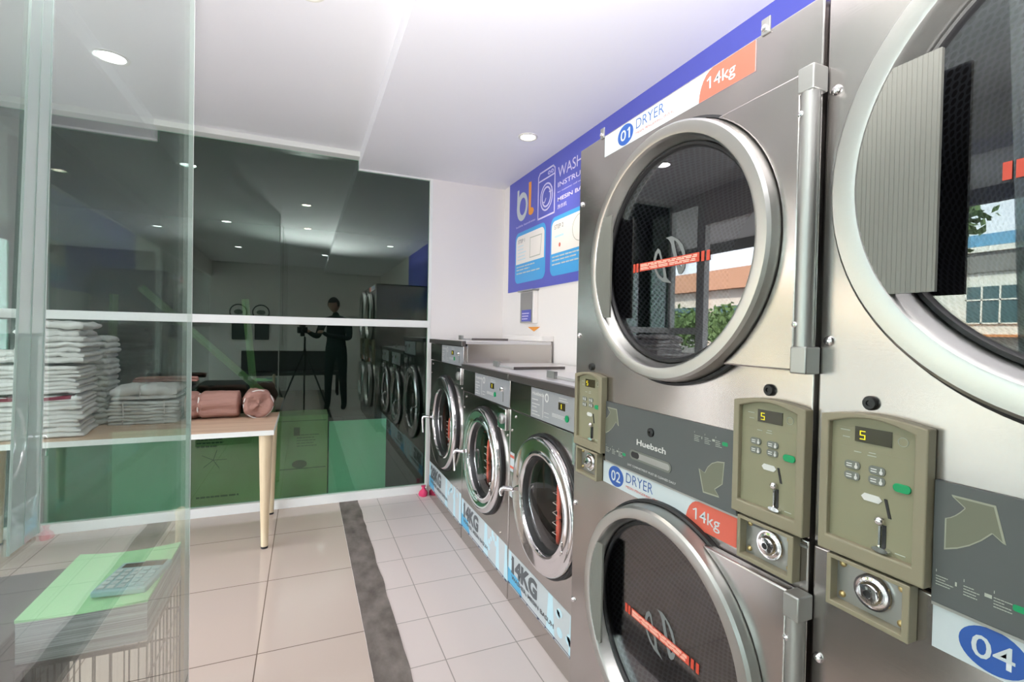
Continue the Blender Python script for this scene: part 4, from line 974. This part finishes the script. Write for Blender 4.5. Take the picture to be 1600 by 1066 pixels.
for (hx, hy, hz, sgn) in ((-.31, .40, 1.225, 1), (-.13, .395, 1.22, -1)):
    vs = [(hx, hy, hz), (hx, hy + .045, hz + .01)]; es = [(0, 1)]; rr = [(.026, .018), (.034, .014)]
    for k in range(4):
        ox = (k - 1.5) * .017; n0 = len(vs); ln = (.032, .038, .036, .028)[k]
        vs += [(hx + ox, hy + .06, hz + .012), (hx + ox, hy + .06 + ln, hz + .004), (hx + ox, hy + .065 + ln * 1.3, hz - .022)]; es += [(1, n0), (n0, n0 + 1), (n0 + 1, n0 + 2)]; rr += [.009, .0085, .0075]
    n0 = len(vs); vs += [(hx + sgn * .032, hy + .025, hz), (hx + sgn * .045, hy + .05, hz - .012)]; es += [(0, n0), (n0, n0 + 1)]; rr += [.011, .009]
    skin_obj('hand', vs, es, rr, M['skin'], pe, 2)

# pictures and round notices on the front wall
for k, (x, z, r_) in enumerate(((-1.22, 1.60, .16), (-.82, 1.60, .16))):
    e = empty('round_notice', (x, YR, z), PI, ('round notice on the wall behind the photographer, nearer the street', 'round notice on the wall behind the photographer, farther from the street')[k], 'notice', 'round notices behind the photographer')
    b = B_(); ringprism(b, ellipse(0, 0, r_, r_), ellipse(0, 0, r_ * .85, r_ * .85), -.004, -.0005); link('notice_ring', b, M['black'], e)
    b = B_(); prism(b, ellipse(0, 0, r_ * .5, r_ * .3), -.003, -.0005); link('notice_mark', b, M['btn'], e)
for k, x in enumerate((-1.20, -.80)):
    e = empty('picture_frame', (x, YR, 1.05), PI, ('dark framed sheet under the round notice nearer the street', 'dark framed sheet under the round notice farther from the street')[k], 'picture', 'framed sheets behind the photographer')
    b = B_(); ringprism(b, [(-.13, 0), (.13, 0), (.13, .36), (-.13, .36)], [(-.115, .015), (.115, .015), (.115, .345), (-.115, .345)], -.015, -.0005); link('frame', b, M['black'], e)
    boxo('sheet', -.115, .115, -.004, -.0005, .015, .345, M['panel'], e)
e = empty('bench', (-.2, -2.6, 0), 0, 'dark bench behind the photographer', 'bench')
boxo('seat', -.9, .9, -.2, .2, .40, .46, M['darkcase'], e, .01); boxo('backrest', -.9, .9, -.24, -.2, .46, .85, M['darkcase'], e, .01)
for sx in (-.8, .8):
    for sy in (-.15, .15): boxo('leg', sx - .02, sx + .02, sy - .02, sy + .02, 0, .40, M['black'], e)

# ------------------------------------------------------------------ street outside (seen reflected in the dryer doors)
struct(boxo('floor_outside', -4.5, XL - .02, -8, 14, -.12, -.02, M['pave']))
struct(boxo('ground', -60, -4.5, -30, 60, -.30, -.22, M['asphalt']))
struct(boxo('ceiling_outside', -4.3, XL - .04, -8, 14, 2.75, 2.9, M['white']))
struct(boxo('trim_4', -4.4, -4.3, -8, 14, 2.61, 2.95, M['bgrey']))
struct(boxo('wall_sky_blocker', -4.6, XL - .06, -4.2, -4.0, -.02, 2.75, M['bgrey']))  # added dark wall, keeps bright sky from reflecting in the green window
def building(y0, y1, x, kind, label):
    e = empty('shop_house', (x, y0, -.22), 0, label, 'building')
    Lh = y1 - y0; wl = M['bwall'] if kind == 0 else M['bwall2']
    if kind == 0:
        boxo('wall', -6, 0, 0, Lh, 0, 5.6, wl, e); boxo('grey_band', 0.003, .15, 0, Lh, 4.5, 5.3, M['bgrey'], e); boxo('blue_parapet', .003, .25, 0, Lh, 5.6, 6.1, M['bblue'], e); boxo('white_ledge', .003, .30, 0, Lh, 5.35, 5.58, M['bwall'], e)
        n = int(Lh / 2.4)
        for i in range(n):
            w_ = boxo('window', .003, .06, 2.4 * i + .3, 2.4 * i + 2.1, 2.3, 3.9, M['bglass'], e)
            b = B_(); 
            for yy in (.3, .9, 1.5, 2.04): box(b, .061, .10, 2.4 * i + yy, 2.4 * i + yy + .06, 2.3, 3.9)
            box(b, .061, .10, 2.4 * i + .3, 2.4 * i + 2.1, 3.3, 3.36); box(b, .061, .10, 2.4 * i + .3, 2.4 * i + 2.1, 2.3, 2.36); link('window_bars', b, M['bwall'], w_)
        boxo('awning', .003, 1.0, 0, Lh, 1.75, 1.85, M['borange'], e)
    else:
        boxo('wall', -6, 0, 0, Lh, 0, 5.0, wl, e)
        b = B_(); v = [b.verts.new(p) for p in ((.6, -.5, 4.8), (.6, Lh + .5, 4.8), (-3, Lh + .5, 6.8), (-3, -.5, 6.8), (-6.5, -.5, 4.8), (-6.5, Lh + .5, 4.8))]
        b.faces.new(v[:4]); b.faces.new((v[3], v[2], v[5], v[4])); b.faces.new((v[0], v[3], v[4])); b.faces.new((v[1], v[5], v[2])); b.faces.new((v[0], v[4], v[5], v[1])); link('roof', b, M['roof'], e)
        n = int(Lh / 4)
        for i in range(n):
            boxo('orange_column', .003, .3, 4 * i, 4 * i + .5, 0, 4.8, M['borange'], e)
            boxo('window', .003, .06, 4 * i + 1, 4 * i + 3.4, 2.4, 3.7, M['bglass'], e)
            boxo('shop_shutter', .003, .05, 4 * i + .8, 4 * i + 3.6, .05, 1.9, M['bgrey'], e)
building(-12, 13.5, -25, 0, 'white two storey building with blue parapet across the street')
building(14.5, 46, -25, 1, 'beige building with terracotta roof and orange columns across the street')
def tree(x, y, h, r, n, label, seed):
    e = empty('street_tree', (x, y, -.22), 0, label, 'tree', 'street trees'); rr = random.Random(seed)
    b = B_(); tips = []
    tube(b, [(0, 0, 0), (.1, .05, h * .35), (.0, .2, h * .6)], [.14, .10, .07], 8)
    for k in range(6):
        a = k * 1.1; tip = Vector((r * .6 * math.cos(a), r * .6 * math.sin(a), h * (.72 + .2 * rr.random()))); tips.append(tip)
        tube(b, [(0, .15, h * .5), tip * .5 + Vector((0, 0, h * .35)), tip], [.06, .04, .02], 6)
    link('trunk', b, M['bark'], e, 60)
    b = B_()
    for i in range(n):
        c = tips[i % 6]; p = c + Vector((rr.gauss(0, r * .28), rr.gauss(0, r * .28), rr.gauss(0, r * .22)))
        u = Vector((rr.gauss(0, 1), rr.gauss(0, 1), rr.gauss(0, 1))).normalized(); v = u.orthogonal().normalized(); s = .10 + .08 * rr.random()
        b.faces.new([b.verts.new(p + u * s), b.verts.new(p + v * s * .5), b.verts.new(p - u * s), b.verts.new(p - v * s * .5)])
    link('leaves', b, M['leaf'], e)
tree(-12, 7.2, 5.4, 1.3, 1500, 'tall open street tree across the road', 3)
tree(-16, 14.5, 2.6, 1.9, 2200, 'low bushy street tree in front of the white building', 4)
tree(-17, 19.0, 2.3, 1.8, 2000, 'low bushy street tree farthest along the road', 5)
